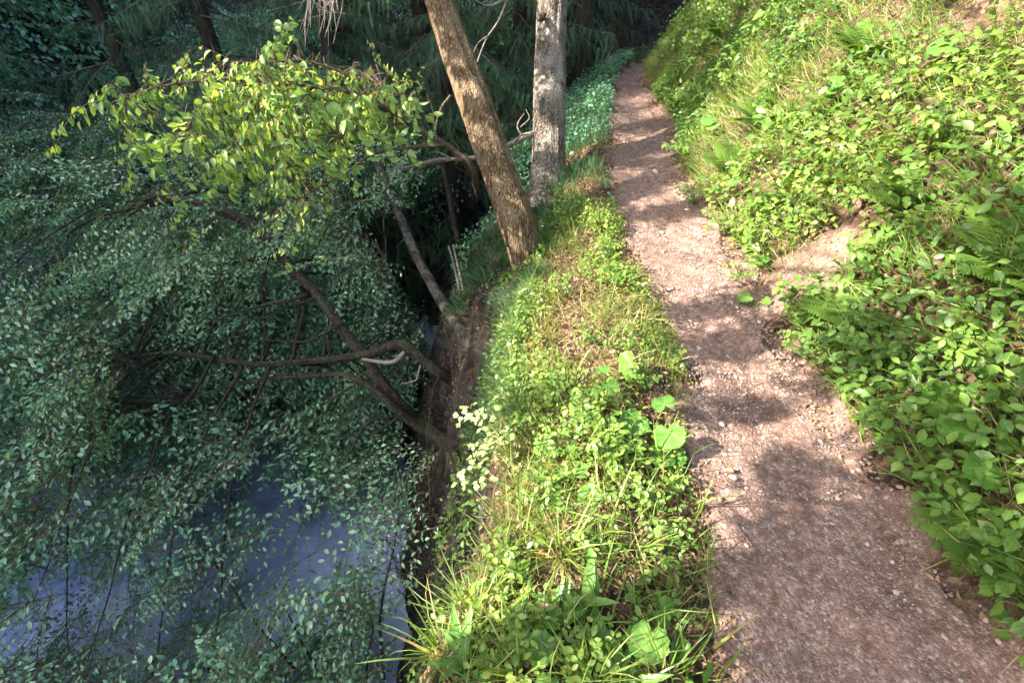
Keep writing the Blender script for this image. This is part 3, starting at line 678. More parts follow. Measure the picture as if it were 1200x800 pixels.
SP = [(0, -2.3, 7.2, .3, .95, 'dark spruce behind the sunlit hazel leaves, nearest of the wood'), (1, -4.2, 8.0, 1.2, .95, 'tall dark spruce at the upper left behind hanging dead twigs'),
      (2, -.9, 7.6, 2.2, 1.0, 'dark spruce whose boughs show just left of the leaning trunk'), (0, .1, 9.2, 3.1, 1.05, 'dark spruce seen between the leaning trunk and the upright trunk'),
      (1, -1.6, 10.3, 4.0, 1.0, 'tall spruce deep in shade behind the thin mottled trunk'), (1, -6.4, 9.2, 5.1, 1.0, 'big spruce at the far side of the inlet'),
      (0, -8.3, 8.0, .8, 1.1, 'spruce on the far left shore of the lake'), (1, -10.6, 7.0, 2.5, 1.1, 'spruce standing on the left shore closest to the viewer'), (2, .95, 10.8, 1.7, 1.1, 'dark spruce behind the upright grey tree'),
      (1, 3.2, 13.6, .4, 1.1, 'black looking spruce where the path disappears'), (1, -3.4, 12.2, 1.9, 1.15, 'tall spruce far back in the hollow'), (0, -11.0, 10.6, 3.3, 1.2, 'spruce high on the far left slope'), (1, 1.3, 14.2, 5.3, 1.2, 'tallest spruce far behind the end of the path')]
for q in SP: place_spruce(*q)
# bare trunks at the end of the path
for px, Yd, r_, lab in ((684, 9.6, .14, 'grey lit trunk just right of the upright tree'), (701, 11.5, .15, 'dark trunk left of where the path ends'), (728, 12.5, .22, 'broad black trunk right above the end of the path'), (748, 13.5, .14, 'dark narrow trunk touching the leafy bank'), (668, 12.5, .12, 'thin dark trunk half hidden by the upright tree')):
    d = ray(px, 30); x = d[0] / d[1] * Yd; z = float(ground_z(x, Yd)) - .3; b = np.array([x, Yd, z])
    t = empty('forest_trunk', b, lab, 'tree', 'dark trunks at the end of the path')
    a = Acc(); trunk(a, [b, b + [.02, 0, 2], b + [.1, 0, 5], b + [0, .1, 9]], r_, r_ * .6, 60, 20, .015, int(px), .05); build('trunk', a, M_DARKBARK, t, b)
    a = Acc()
    for k in range(7):
        th = rng.uniform(2.6, 6.8); zz = rng.uniform(.8, 5); q = b + [0, 0, zz]; e = q + np.array([math.cos(th), math.sin(th), -.35]) * rng.uniform(.4, 1.)
        a = Acc(); a.tube(wob(spline([q, (q + e) / 2 + [0, 0, .06], e], 10), .03, 4, k), np.linspace(.014, .004, 10), 5); build('dead_branch', a, M_TWIG, t, b)

# hanging dead twigs, upper left
tq = D(385, -52, 4.6); tW = empty('dead_bough', tq, 'dead bough with bare bleached twigs hanging from the top edge at upper left', 'branch')
def twig(name, pts, n, r0, r1, sg, am, sd):
    a = Acc(); a.tube(wob(spline(pts, n), am, 5, sd), np.linspace(r0, r1, n), sg); build(name, a, M_DEAD, tW, tq)
twig('bough', [D(340, -70, 5.4), D(365, -52, 4.9), D(400, -52, 4.4), D(425, -60, 4.2)], 20, .03, .012, 8, .02, 77)
for k in range(16):
    x0 = rng.uniform(365, 402); d0 = rng.uniform(4.3, 4.7); x1 = x0 + rng.uniform(-18, 14); y1 = rng.uniform(5, 62)
    twig('twig', [D(x0, -50, d0), D((x0 + x1) / 2 + rng.normal(0, 4), y1 * .4 - 20, d0), D(x1, y1, d0 - .1)], 16, .009, .003, 5, .02, k)
    x0, y0 = (x0 + x1) / 2, y1 * .4 - 20
    twig('twig', [D(x0, y0, d0), D(x0 + rng.normal(0, 12), y0 + rng.uniform(4, 20), d0), D(x0 + rng.normal(0, 18), y0 + rng.uniform(14, 40), d0)], 10, .004, .0015, 4, .012, k + 30)
a = Acc()
for L_pts, r0 in (([D(597, -10, 4.6), D(588, 15, 4.6), D(572, 42, 4.5), D(561, 70, 4.45), D(558, 88, 4.4)], .011), ([D(572, 42, 4.5), D(560, 52, 4.4), D(553, 66, 4.35)], .006), ([D(592, 0, 4.6), D(570, 5, 4.4), D(550, -4, 4.2)], .01)):
    a.tube(wob(spline(L_pts, 20), .015, 5, 3), np.linspace(r0, r0 * .35, 20), 6)
tag(build('dead_branch', a, M_DEAD), 'forked dry branch hanging between the two big trunks', 'branch')

# ---------------------------------------------------------------- unseen overhanging tree, added to shade the near path and trunks
bO = np.array([-1.25, .1, 0.]); bO[2] = float(ground_z(bO[0], bO[1]))
tO = empty('added_shade_tree', bO, 'unseen leafy tree added beside the viewer, its leaf clumps placed to shade the path', 'tree')
a = Acc(); pO = trunk(a, [bO - [0, 0, .3], bO + [-.1, 0, 2], bO + [-.4, 0, 4], [-2.2, .2, 3.6], [-2.9, .3, 5.2]], .12, .05, 60, 16, .01, 51); build('trunk', a, M_DARKBARK, tO, bO)
SH = [(.74, .55, 4.6, .11), (.86, .7, 4.6, .12), (.93, .95, 4.6, .1), (1.0, .62, 4.6, .22), (1.4, .72, 4.7, .25), (1.15, .35, 4.6, .3), (1.5, .55, 4.5, .25), (1.2, .55, 4.6, .32), (1.25, .95, 4.8, .24), (.98, .8, 4.6, .16), (1.02, 1.2, 4.7, .13), (1.5, 1.15, 5.0, .28), (1.02, 1.55, 4.9, .10), (1.38, 1.68, 4.9, .10), (1.6, 1.7, 4.7, .2), (1.0, 1.98, 4.4, .13), (1.25, 2.12, 4.6, .16), (1.5, 2.1, 4.5, .12), (.95, 2.32, 4.8, .10), (1.18, 2.4, 4.6, .12), (1.4, 2.48, 4.6, .08),
      (1.0, 3.65, 4.6, .14), (1.25, 3.75, 4.7, .16), (1.5, 3.8, 4.6, .14), (1.1, 4.2, 4.5, .12), (1.45, 4.5, 4.7, .18), (1.2, 4.9, 4.8, .2), (1.5, 5.4, 4.6, .25), (1.7, .4, 4.6, .35), (9.8, .42, 4.5, .10),
      (1.7, 6.2, 4.8, .3), (2.15, 5.6, 4.8, .2), (2.3, 6.4, 4.8, .3), (2.2, 7.2, 4.8, .35), (2.6, 7.6, 5, .3), (2.5, 8.4, 5, .35), (2.9, 9.0, 5, .35), (2.0, 4.9, 4.8, .12), (2.5, 5.3, 4.8, .12), (3.0, 6.8, 5, .2), (2.6, 3.6, 4.8, .12), (2.3, 1.4, 4.8, .16)]
cs, rs, wd, lv = [], [], Acc(), Acc()
SH = [(np.array([x, y, float(ground_z(x, y)) + .08]), k, r_) for x, y, k, r_ in SH] + [(D(u, v, d_), 3.0, r_) for u, v, d_, r_ in ((602, 250, 3.4, .12), (578, 195, 3.35, .11), (556, 128, 3.3, .07), (536, 85, 3.3, .05), (528, 25, 3.35, .08), (640, 60, 4.4, .07), (646, 130, 4.4, .08), (640, 190, 4.4, .12))]
for tg, k, r_ in SH:  # leaf clump set sunward of each spot meant to be shaded
    c = tg + SUN * k; n = int(700 * (r_ / .25) ** 2) + 30; cs.append(c)
    P = c + rand_dir(n) * (rng.uniform(0, 1, n) ** .45 * r_ * (1 + .42 * rng.normal(0, 1, n)))[:, None]
    lv.inst(LEAF_LO, frames(nrm(rng.normal(0, 1, (n, 3)) * [1, 1, .4]), nrm(SUN * .8 + rng.normal(0, .5, (n, 3))), rng.uniform(.04, .075, n)), P, rng.uniform(-.3, .2, n))
a = Acc(); limbs_to(a, pO[45], cs, .012); build('branch', a, M_DARKBARK, tO, bO); build('crown', lv, M_LAKELEAF, tO, bO)

bK = np.array([4.6, -1.5, 0.]); bK[2] = float(ground_z(bK[0], bK[1]))  # tree added out of view so its canopy dims skylight on the path
tK = empty('added_canopy_tree', bK, 'unseen tall tree added up the bank, its high canopy cutting skylight on the path', 'tree')
a = Acc(); pK = trunk(a, [bK - [0, 0, .3], bK + [-.1, .2, 2], bK + [-.6, .6, 4.5], bK + [-1.4, 1.4, 7]], .2, .08, 50, 16, .012, 61); build('trunk', a, M_DARKBARK, tK, bK)
cs = [(x, y, rng.uniform(6.6, 8.4)) for x in (0.2, 1.6, 3.0, 4.4) for y in (-1.2, .4, 2.0, 3.6, 5.2, 6.8)]
w_, l_ = crown_blob(cs, [1.0] * len(cs), 720, SPR, (1.6, 2.6)); a = Acc(); limbs_to(a, pK[46], cs[::2], .05)
build('branch', a, M_DARKBARK, tK, bK); build('crown', l_, M_LAKELEAF, tK, bK)
# ---------------------------------------------------------------- wood on the ridge, both added across the water to block low sun
wd, lv = Acc(), Acc(); n = 5200
yy = rng.uniform(-14, 22, n); xx = rng.uniform(-14.6, -10.6, n); zz = np.maximum(ground_z(xx, yy), WATER_Z) + rng.uniform(0, 1, n) ** 1.3 * 1.5
P = np.stack([xx, yy, zz], -1)
scatter_sprays(wd, lv, SPR, P, nrm(np.array([.6, 0, -.2]) + rng.normal(0, .6, (n, 3))), nrm(np.array([.3, 0, 1.]) + rng.normal(0, .4, (n, 3))), rng.uniform(1.6, 2.8, n), rng.uniform(-.2, .2, n))
tag(build('woods', lv, M_LAKELEAF), 'mass of leafy woodland on the ridge added across the lake to block low sun', 'woods', kind='stuff')

wd, lv = Acc(), Acc(); n = 2600
xx = rng.uniform(-10, 1.2, n); yy = rng.uniform(7.5, 15, n); ok = (fbm(xyz(xx, yy, 0) * .7, 301) > -.25) & (ground_z(xx, yy) > WATER_Z + .2) & (xx < ed(yy) - .8) & ((xx < -2.2) | (yy > 10.5)); xx, yy = xx[ok], yy[ok]; n = len(xx)
P = np.stack([xx, yy, ground_z(xx, yy) + rng.uniform(.1, .9, n)], -1)
scatter_sprays(wd, lv, SPR, P, nrm(np.array([0, -.6, -.1]) + rng.normal(0, .6, (n, 3))), nrm(np.array([0, -.3, 1.]) + rng.normal(0, .4, (n, 3))), rng.uniform(.9, 1.6, n), rng.uniform(-.2, .3, n))
tag(build('undergrowth', lv, M_LAKELEAF), 'leafy undergrowth on the shaded slope below the spruces', 'undergrowth', kind='stuff')
# ---------------------------------------------------------------- ground vegetation
def scatter_on(n, xf, y0, y1, f):
    y = rng.uniform(y0, y1, n); u = rng.random(n); x = xf(y, u); k = f(x, y); return x[k], y[k]
def blades(acc, x, y, hgt, lean, tint, dropk=.0):
    n = len(x); z = ground_z(x, y); th = rng.uniform(0, 6.283, n); nr = ground_n(x, y)
    up = nrm(np.array([0, 0, 1.]) * (1 - dropk) + nr * dropk + lean + rng.normal(0, .25, (n, 3)))
    side = np.stack([np.cos(th), np.sin(th), np.zeros(n)], -1) + nr * dropk * .8
    X = nrm(np.cross(side, up)); Yv = np.cross(up, X); M = np.stack([X, Yv, up], -1) * hgt[:, None, None]
    w = rng.integers(0, len(BLADES), n); P = np.stack([x, y, z - .01], -1)
    for q in range(len(BLADES)):
        m = w == q; acc.inst(BLADES[q], M[m], P[m], tint[m])
def cover(acc, x, y, hmin, hmax, ls, tint, T=LEAF_LO, flat=.5, toward=(0, 0, 0)):
    n = len(x); nr = ground_n(x, y); h = rng.uniform(hmin, hmax, n) ** 1.0
    P = np.stack([x, y, ground_z(x, y)], -1) + nr * (h * .6)[:, None] + np.array([0, 0, .6]) * h[:, None]
    d = nrm(rng.normal(0, 1, (n, 3)) * [1, 1, .35] + np.asarray(toward)); Nn = nrm(np.array([0, 0, 1.]) * .6 + nr * .6 + rng.normal(0, flat, (n, 3)))
    acc.inst(T, frames(d, Nn, ls), P, tint)
patch = lambda x, y, s, k: fbm(xyz(x, y, 0) * s, k, 2)
# verge grass
a = Acc()
x, y = scatter_on(20000, lambda y, u: ed(y) - .08 + (pl(y) - ed(y) + .10) * u, .25, 4.2, lambda x, y: (patch(x, y, 4, 201) > -.15 + .45 * (x - ed(y)) / np.maximum(pl(y) - ed(y), .2) * (rng.random(len(x)) < .8)))
blades(a, x, y, rng.uniform(.03, .11, len(x)) * (1 + .9 * (rng.random(len(x)) < .12)), np.array([-.15, 0, 0]), np.clip(.1 * patch(x, y, 3, 5) + rng.normal(0, .2, len(x)) + .22 * (rng.random(len(x)) < .18), -.5, .5), .35)
x, y = scatter_on(9000, lambda y, u: ed(y) - .10 + .28 * u, .2, 4.0, lambda x, y: rng.random(len(x)) < .3)
blades(a, x, y, rng.uniform(.05, .15, len(x)), np.array([-.2, -.05, 0]), np.clip(rng.normal(.05, .2, len(x)) + .3 * (rng.random(len(x)) < .15), -.5, .5), .5)
x, y = scatter_on(450, lambda y, u: ed(y) - .02 + (pl(y) - ed(y) + .06) * u, .2, 1.35, lambda x, y: x > -99)
blades(a, x, y, rng.uniform(.12, .26, len(x)), np.array([-.15, -.1, 0]), np.clip(rng.normal(0, .22, len(x)), -.4, .45), .2)
x, y = scatter_on(5200, lambda y, u: .0 + .8 * u, .7, 2.9, lambda x, y: (x > ed(y)) & (x < pl(y) + .03) & (patch(x, y, 2.5, 231) > -.1))
blades(a, x, y, rng.uniform(.06, .2, len(x)), np.array([0, 0, -.9]) + rng.normal(0, .9, (len(x), 3)) * [1, 1, .1], rng.uniform(.25, .5, len(x)), .3)
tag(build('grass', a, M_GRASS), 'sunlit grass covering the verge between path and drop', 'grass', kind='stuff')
a = Acc()
x, y = scatter_on(42000, lambda y, u: ed(y) - 1.0 + (pl(y) + .95 - ed(y)) * u, 3.6, 12, lambda x, y: (x < pl(y) - .03 - .06 * rng.random(len(x))) & (patch(x, y, 3, 205) > -.2))
blades(a, x, y, rng.uniform(.06, .22, len(x)), np.array([-.1, -.1, 0]), np.clip(rng.normal(0, .22, len(x)), -.5, .5), .3)
x, y = scatter_on(6000, lambda y, u: ed(y) - .0 - .3 * u ** 1.6, 1.5, 3.6, lambda x, y: patch(x, y, 3, 206) > -.2)
blades(a, x, y, rng.uniform(.05, .14, len(x)), np.array([-.3, -.1, -.2]), np.clip(rng.normal(0, .22, len(x)), -.5, .5), .7)
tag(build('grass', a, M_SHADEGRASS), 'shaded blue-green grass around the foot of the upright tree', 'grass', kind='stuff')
a = Acc()
x, y = scatter_on(15000, lambda y, u: ed(y) - .9 + (pl(y) + .88 - ed(y)) * u, 3.5, 11, lambda x, y: (x < pl(y) - .02) & (patch(x, y, 1.6, 213) > -.2))
cover(a, x, y, .04, .2, rng.uniform(.02, .055, len(x)), np.clip(.3 * patch(x, y, 1.5, 3) + rng.normal(0, .18, len(x)), -.5, .4), LEAF_LO, .5, (-.2, -.3, -.2))
tag(build('undergrowth', a, M_LAKELEAF), 'shaded leafy herbs around the foot of the upright tree', 'undergrowth', kind='stuff')
# bank grass and herbs
a = Acc()
x, y = scatter_on(80000, lambda y, u: pr(y) + .06 + 3.4 * u ** 1.25, .1, 11, lambda x, y: (bare(x, y) < .15 + .3 * rng.random(len(x))) & (patch(x, y, 2.5, 207) > -.5))
blades(a, x, y, rng.uniform(.07, .24, len(x)), np.array([-.45, -.15, -.1]), np.clip(rng.normal(-.05, .2, len(x)) + .4 * (rng.random(len(x)) < .07), -.5, .46), .5)
tag(build('grass', a, M_GRASS), 'long grass hanging down the bank on the uphill side', 'grass', kind='stuff')
a = Acc()
x, y = scatter_on(72000, lambda y, u: pr(y) + .02 + 3.2 * u ** 1.2, .1, 11, lambda x, y: (bare(x, y) < .08 + .25 * rng.random(len(x))) & (patch(x, y, 1.8, 209) > -.1))
cover(a, x, y, .03, .22, rng.uniform(.022, .06, len(x)), np.clip(-.08 + .3 * patch(x, y, 1.2, 3) + rng.normal(0, .18, len(x)), -.5, .5), LEAF_LO, .45, (-.5, -.2, -.3))
x, y = scatter_on(5500, lambda y, u: pr(y) + .1 + 3.4 * u, .1, 11, lambda x, y: (bare(x, y) < .2) & (patch(x, y, 1.1, 215) > .15))
cover(a, x, y, .1, .3, np.clip(.055 * np.exp(rng.normal(0, .4, len(x))), .03, .13), np.clip(-.15 + rng.normal(0, .15, len(x)), -.5, .3), LEAF, .5, (-.6, -.2, -.5))
tag(build('undergrowth', a, M_HERB), 'small leafy herbs covering the uphill bank', 'undergrowth', kind='stuff')
a = Acc()
x, y = scatter_on(11500, lambda y, u: ed(y) - .05 + (pl(y) - ed(y) + .08) * u, .25, 4.2, lambda x, y: patch(x, y, 3.2, 211) > -.05)
cover(a, x, y, .01, .09, rng.uniform(.012, .034, len(x)), np.clip(.2 * patch(x, y, 2, 3) + rng.normal(.14, .22, len(x)), -.5, .5), LEAF_LO, .5)
x, y = scatter_on(2600, lambda y, u: ed(y) - .02 - .5 * u ** 1.7, .4, 3.6, lambda x, y: patch(x, y, 3, 217) > -.05)
cover(a, x, y, .02, .10, rng.uniform(.015, .04, len(x)), rng.uniform(-.5, .2, len(x)), LEAF_LO, .5, (-.5, 0, -.4))
tag(build('ground_cover', a, M_HERB), 'low clover-like leaves between the grass of the verge', 'ground cover', kind='stuff')
# dead leaves
LLEAF = leaf(Wd=.5, curl=.5, fold=.4, k=5)
a = Acc()
x, y = scatter_on(14000, lambda y, u: ed(y) - .1 + (pl(y) - ed(y) + .18) * u, .2, 5.5, lambda x, y: x > -99)
cover(a, x, y, .004, .03, rng.uniform(.007, .024, len(x)), np.clip(rng.normal(-.05, .25, len(x)), -.5, .5), LLEAF, .6)
x, y = scatter_on(8000, lambda y, u: ed(y) - 1.6 * u, .6, 9, lambda x, y: x > -99)
cover(a, x, y, .004, .02, rng.uniform(.012, .035, len(x)), rng.uniform(-.5, .05, len(x)), LLEAF, .6)
x, y = scatter_on(3200, lambda y, u: pr(y) - .12 + 1.5 * u * u, .2, 8, lambda x, y: x > -99)
cover(a, x, y, .004, .02, rng.uniform(.01, .03, len(x)), rng.uniform(-.4, .3, len(x)), LLEAF, .5)
x, y = scatter_on(900, lambda y, u: pl(y) + (pr(y) - pl(y)) * u, .2, 8, lambda x, y: x > -99)
cover(a, x, y, .016, .022, rng.uniform(.006, .02, len(x)), rng.uniform(-.4, .3, len(x)), LLEAF, .4)
tag(build('leaf_litter', a, M_LITTER), 'brown dead leaves strewn on verge, bank and slope', 'leaf litter', kind='stuff')
# gravel
def pebble(seed):
    r = np.random.default_rng(seed); a = Acc(); v = []
    ts = [(0, 0, 1)] + [(math.cos(k * 1.0472) * .8, math.sin(k * 1.0472) * .8, .5) for k in range(6)] + [(math.cos(k * 1.0472 + .5), math.sin(k * 1.0472 + .5), -.2) for k in range(6)] + [(0, 0, -.6)]
    v = np.array(ts) * r.uniform(.75, 1.2, (14, 1)) * [1, .8, .6]; f = []
    for k in range(6): j = (k + 1) % 6; f += [(0, 1 + k, 1 + j), (1 + k, 7 + k, 1 + j), (1 + j, 7 + k, 7 + j), (7 + k, 13, 7 + j)]
    a.faces(v, f, smooth=False); return a
PEB = [pebble(s) for s in range(4)]
a = Acc()
def pebbles(x, y, s, tint):
    n = len(x); w = rng.integers(0, 4, n); th = rng.uniform(0, 6.28, n); P = np.stack([x, y, path_z(x, y) - s * .1 + .001], -1)
    M = frames(np.stack([np.cos(th), np.sin(th), rng.normal(0, .2, n)], -1), np.array([0, 0, 1.]) + rng.normal(0, .25, (n, 3)), s)
    for q in range(4): m = w == q; a.inst(PEB[q], M[m], P[m], tint[m])
x, y = scatter_on(26000, lambda y, u: pl(y) + (pr(y) - pl(y)) * (.03 + .94 * u), .2, 7, lambda x, y: patch(x, y, 3, 221) > -.1 - .5 * np.exp(-((y - 2.9) / .9) ** 2))
pebbles(x, y, np.minimum(.0028 * np.exp(rng.normal(0, .5, len(x))), .011), rng.uniform(-.5, .15, len(x)))
x, y = scatter_on(2200, lambda y, u: pr(y) - .2 + .5 * u, .3, 6, lambda x, y: x > -9); pebbles(x, y, rng.uniform(.004, .012, len(x)), rng.uniform(-.5, .2, len(x)))
x, y = scatter_on(260, lambda y, u: pl(y) + (pr(y) - pl(y)) * u, .3, 6, lambda x, y: x > -9); pebbles(x, y, np.minimum(.009 * np.exp(rng.normal(0, .35, len(x))), .02), rng.uniform(-.45, .1, len(x)))
tag(build('gravel', a, M_STONE), 'fine pinkish gravel scattered over the footpath', 'gravel', kind='stuff')

# ---------------------------------------------------------------- single plants
def broad_plant(px, py, sizes, label, lean=(-.2, -.3), hgt=.14, group='broad leaved plants', mat=None, cat='plant'):
    b = G(px, py); t = empty('broadleaf_plant', b, label, cat, group); st = Acc(); m = len(sizes)
    for i, s_ in enumerate(sizes):
        th = rng.uniform(0, 6.28) if m > 1 else 0; off = np.array([math.cos(th), math.sin(th), 0]) * (s_ * .75 if m > 1 else 0)
        tip = b + off + np.array([0, 0, hgt * rng.uniform(.6, 1.1)]); st.tube(spline([b, b + off * .3 + [0, 0, hgt * .5], tip], 9), np.linspace(.0032, .002, 9), 5, tint=.6)
        lf = Acc(); d = nrm(off * 2 + np.array([lean[0], lean[1], -.25]) * .15 + rng.normal(0, .05, 3)); nn = nrm(np.array([lean[0], lean[1], 1.]) + rng.normal(0, .2, 3))
        lf.inst(ROUND[i % 3], frames(d[None], nn[None], np.array([s_])), tip[None], rng.uniform(-.25, .3)); build('leaf', lf, mat or M_BIG, t, b)
    build('stalks', st, M_HERB, t, b); return t
def herb(px, py, n, ls, hgt, label, group='leafy herbs on the verge', mat=None, spread=.09, lean=(-.1, -.05, 0), name='leafy_herb', five=False, p0=None):
    b = G(px, py) if p0 is None else p0; t = empty(name, b, label, 'plant', group); st, lv = Acc(), Acc(); P, Dr, Nn, S = [], [], [], []
    for i in range(n):
        th = rng.uniform(0, 6.28); q = rng.random() ** .5; h = hgt * rng.uniform(.45, 1.1)
        tip = b + np.array([math.cos(th) * q * spread, math.sin(th) * q * spread, h]) + np.array(lean) * h * 1.5
        st.tube(spline([b + [math.cos(th) * q * spread * .3, math.sin(th) * q * spread * .3, -.01], (b + tip) / 2 + [0, 0, h * .12], tip], 7), np.linspace(.0018, .001, 7), 4, tint=.6)
        k = 5 if five else 3; a0 = rng.uniform(0, 6.28); nn = nrm(np.array([-.25, -.2, 1.]) + rng.normal(0, .3, 3)); u = nrm(np.cross(nn, [.3, .7, .1])); v_ = np.cross(nn, u)
        for j in range(k):
            an = a0 + (j - (k - 1) / 2) * (1.15 if k == 3 else .85); d = u * math.cos(an) + v_ * math.sin(an)
            for rep in range(1 if not five else 2):
                P.append(tip + d * .006 + d * ls * .7 * rep); Dr.append(d + np.array([0, 0, -.2])); Nn.append(nn); S.append(.82 * ls * rng.uniform(.7, 1.25) * (1 - .2 * rep))
    lv.inst(LEAF, frames(np.array(Dr), np.array(Nn), np.array(S)), np.array(P), np.repeat(rng.uniform(-.25, .3, n), len(P) // n) + rng.normal(0, .08, len(P)))
    build('stems', st, M_HERB, t, b); build('leaves', lv, mat or M_HERB, t, b); return t
def rosette(px, py, n, L, label, group='long leaved plants'):
    b = G(px, py); t = empty('long_leaved_plant', b, label, 'plant', group); lv = Acc(); th = rng.uniform(0, 6.28, n); el = rng.uniform(.5, 1.15, n)
    d = np.stack([np.cos(th) * np.cos(el) - .1, np.sin(th) * np.cos(el) - .1, np.sin(el)], -1); side = np.stack([-np.cos(th), -np.sin(th), np.cos(el) + .6], -1)
    lv.inst(LONGLEAF, frames(d, side + rng.normal(0, .2, (n, 3)), L * rng.uniform(.6, 1.1, n)), b + rng.normal(0, .012, (n, 3)) * [1, 1, 0], rng.uniform(-.2, .4, n))
    build('leaves', lv, M_BIG, t, b); return t
def tuft(px, py, n, L, label, lean=(-.2, -.1, 0), mat=None, group='grass tufts on the verge'):
    b = G(px, py); a = Acc(); th = rng.uniform(0, 6.28, n); q = rng.random(n) ** .5 * .04; x = b[0] + q * np.cos(th); y = b[1] + q * np.sin(th)
    up = nrm(np.array([0, 0, 1.]) + np.array(lean) + rng.normal(0, .3, (n, 3))); side = np.stack([np.cos(th), np.sin(th), np.zeros(n)], -1)
    X = nrm(np.cross(side, up)); M = np.stack([X, np.cross(up, X), up], -1) * (L * rng.uniform(.5, 1.15, n))[:, None, None]; w = rng.integers(0, len(BLADES), n)
    P = np.stack([x, y, np.full(n, b[2] - .01)], -1) - b
    for k in range(len(BLADES)): m = w == k; a.inst(BLADES[k], M[m] * [1, 1, 1], P[m], np.clip(rng.normal(0, .2, m.sum()) + .2 * (rng.random(m.sum()) < .2), -.5, .5))
    o = build('grass_tuft', a, mat or M_GRASS); o.location = [float(c) for c in b]; tag(o, label, 'grass tuft', group); return o

broad_plant(735, 447, [.125], 'single big rounded leaf standing highest on the verge beside the path', hgt=.12)
broad_plant(765, 507, [.115, .11, .09], 'group of heart-shaped big leaves at the path edge, middle of the verge', hgt=.11)
broad_plant(768, 545, [.10], 'long pale big leaf below the heart-shaped leaves', hgt=.07)
broad_plant(786, 566, [.10, .06], 'shiny whitish leaf catching the sun at the path edge', hgt=.06)
broad_plant(705, 462, [.07, .06, .05], 'cluster of yellow-green rounded leaves left of the single big leaf', hgt=.10)
broad_plant(694, 592, [.085], 'round flat leaf among low clover, middle of the verge', hgt=.05)
broad_plant(684, 558, [.06], 'small round dark leaf left of centre on the verge', hgt=.05)
broad_plant(745, 730, [.10, .09, .08], 'largest folded leaves in the near foreground by the path', hgt=.10)
broad_plant(715, 745, [.07, .06], 'dark round leaves under the largest foreground leaves', hgt=.05)
broad_plant(826, 752, [.045], 'lone round leaf lying out on the near path', hgt=.03)
broad_plant(805, 795, [.06, .05, .05], 'light green round leaves at the bottom edge beside the path', hgt=.06)
broad_plant(655, 795, [.08, .06], 'rounded leaf plant at the bottom edge amid grass blades', hgt=.07)
BK = 'broad leaved plants on the bank'
broad_plant(886, 312, [.09, .07], 'round bright leaf on the bank against bare soil', hgt=.08, group=BK)
broad_plant(884, 362, [.075, .05], 'lowest round leaf on the bank, standing over the path', hgt=.08, group=BK)
broad_plant(870, 250, [.11, .10, .09], 'large drooping leaves on the bank above the bare soil', hgt=.14, group=BK)
broad_plant(840, 160, [.12, .10], 'shiny big leaves halfway up the far bank', hgt=.14, group=BK)
broad_plant(880, 205, [.10, .09, .08], 'dark green big leaves high on the bank at right', hgt=.14, group=BK)
broad_plant(985, 130, [.13, .12, .10], 'big leaved plant on the upper bank right of the grass', hgt=.16, group=BK)
broad_plant(1075, 470, [.12, .10, .10], 'big leaved plant at the foot of the bank beside the near path', hgt=.12, group=BK)
broad_plant(1150, 560, [.13, .11, .09], 'big leaves nearest the viewer at the foot of the bank', hgt=.12, group=BK)
broad_plant(1120, 90, [.13, .11], 'big leaved plant at the top right of the bank', hgt=.16, group=BK)

for q in [(700, 268, 16, .032, .14, 'light green herb highest up the verge where the path narrows'), (712, 300, 22, .03, .12, 'bushy herb just above the sunlit gravel, verge side'), (720, 335, 26, .03, .12, 'bushy yellow-green herb left of the bright gravel'),
          (655, 345, 18, .03, .12, 'herb beside the foot of the leaning trunk'), (690, 400, 20, .026, .10, 'low herb below the bushy yellow-green one'), (752, 455, 34, .024, .13, 'dense small leaved herb right of the single big leaf'),
          (650, 470, 26, .036, .15, 'leafy green herb near the drop, left middle of the verge'), (690, 500, 30, .042, .15, 'large trifoliate herb in the middle of the verge'), (720, 540, 30, .036, .13, 'herb filling the gap left of the heart-shaped leaves'),
          (660, 535, 20, .034, .12, 'herb left of the large trifoliate one'), (640, 590, 20, .03, .10, 'herb near the left drop below the pale maple sapling'), (740, 590, 26, .028, .09, 'low mat of tiny leaves under the shiny whitish leaf'),
          (770, 610, 28, .028, .10, 'bright small leaved herb overhanging the path edge'), (700, 640, 18, .03, .09, 'yellowish herb above the long pale grass'), (780, 650, 18, .03, .08, 'herb at the path edge right of the dry grass'),
          (775, 720, 14, .034, .07, 'pale herb with toothed leaves on the path edge in the foreground'), (620, 760, 22, .034, .12, 'leafy herb in the left foreground of the verge'), (700, 780, 24, .034, .12, 'leafy herb at the bottom edge, centre of the verge'),
          (600, 700, 16, .03, .10, 'small herb on the crumbling left edge in the foreground'), (610, 655, 14, .034, .10, 'compound leaved herb on the left edge, lower middle')]:
    herb(*q)
for q in [(800, 190, 26, .045, .18, 'bright herb at the foot of the bank where the path narrows'), (815, 240, 24, .045, .16, 'herb hanging over the path from the bank'), (850, 275, 22, .04, .14, 'yellow-green herb at the upper edge of the bare soil'), (865, 325, 22, .032, .12, 'small leaved herb trailing down the bare soil'),
          (780, 120, 22, .05, .2, 'herb low on the far bank'), (860, 110, 26, .055, .2, 'leafy herb high on the far bank'), (830, 60, 22, .06, .2, 'shaded herb at the top of the far bank'), (940, 60, 26, .05, .2, 'sunlit herb on the upper bank'), (950, 420, 20, .04, .14, 'herb at the lower edge of the bare soil beside the path'),
          (1020, 430, 24, .045, .16, 'leafy herb on the lower bank near the path bend'), (1120, 420, 26, .045, .16, 'leafy herb right of the bare soil'), (1100, 180, 26, .05, .18, 'leafy herb above the bare soil on the right')]:
    herb(*q, group='leafy herbs on the bank', spread=.13, lean=(-.35, -.2, 0))
rosette(688, 712, 9, .16, 'plant with upright yellow-green tongue leaves in the foreground')
rosette(545, 778, 8, .14, 'broad tongue leaved plant on the left edge at the bottom')
rosette(650, 722, 7, .12, 'smaller tongue leaved plant left of the yellow-green one')
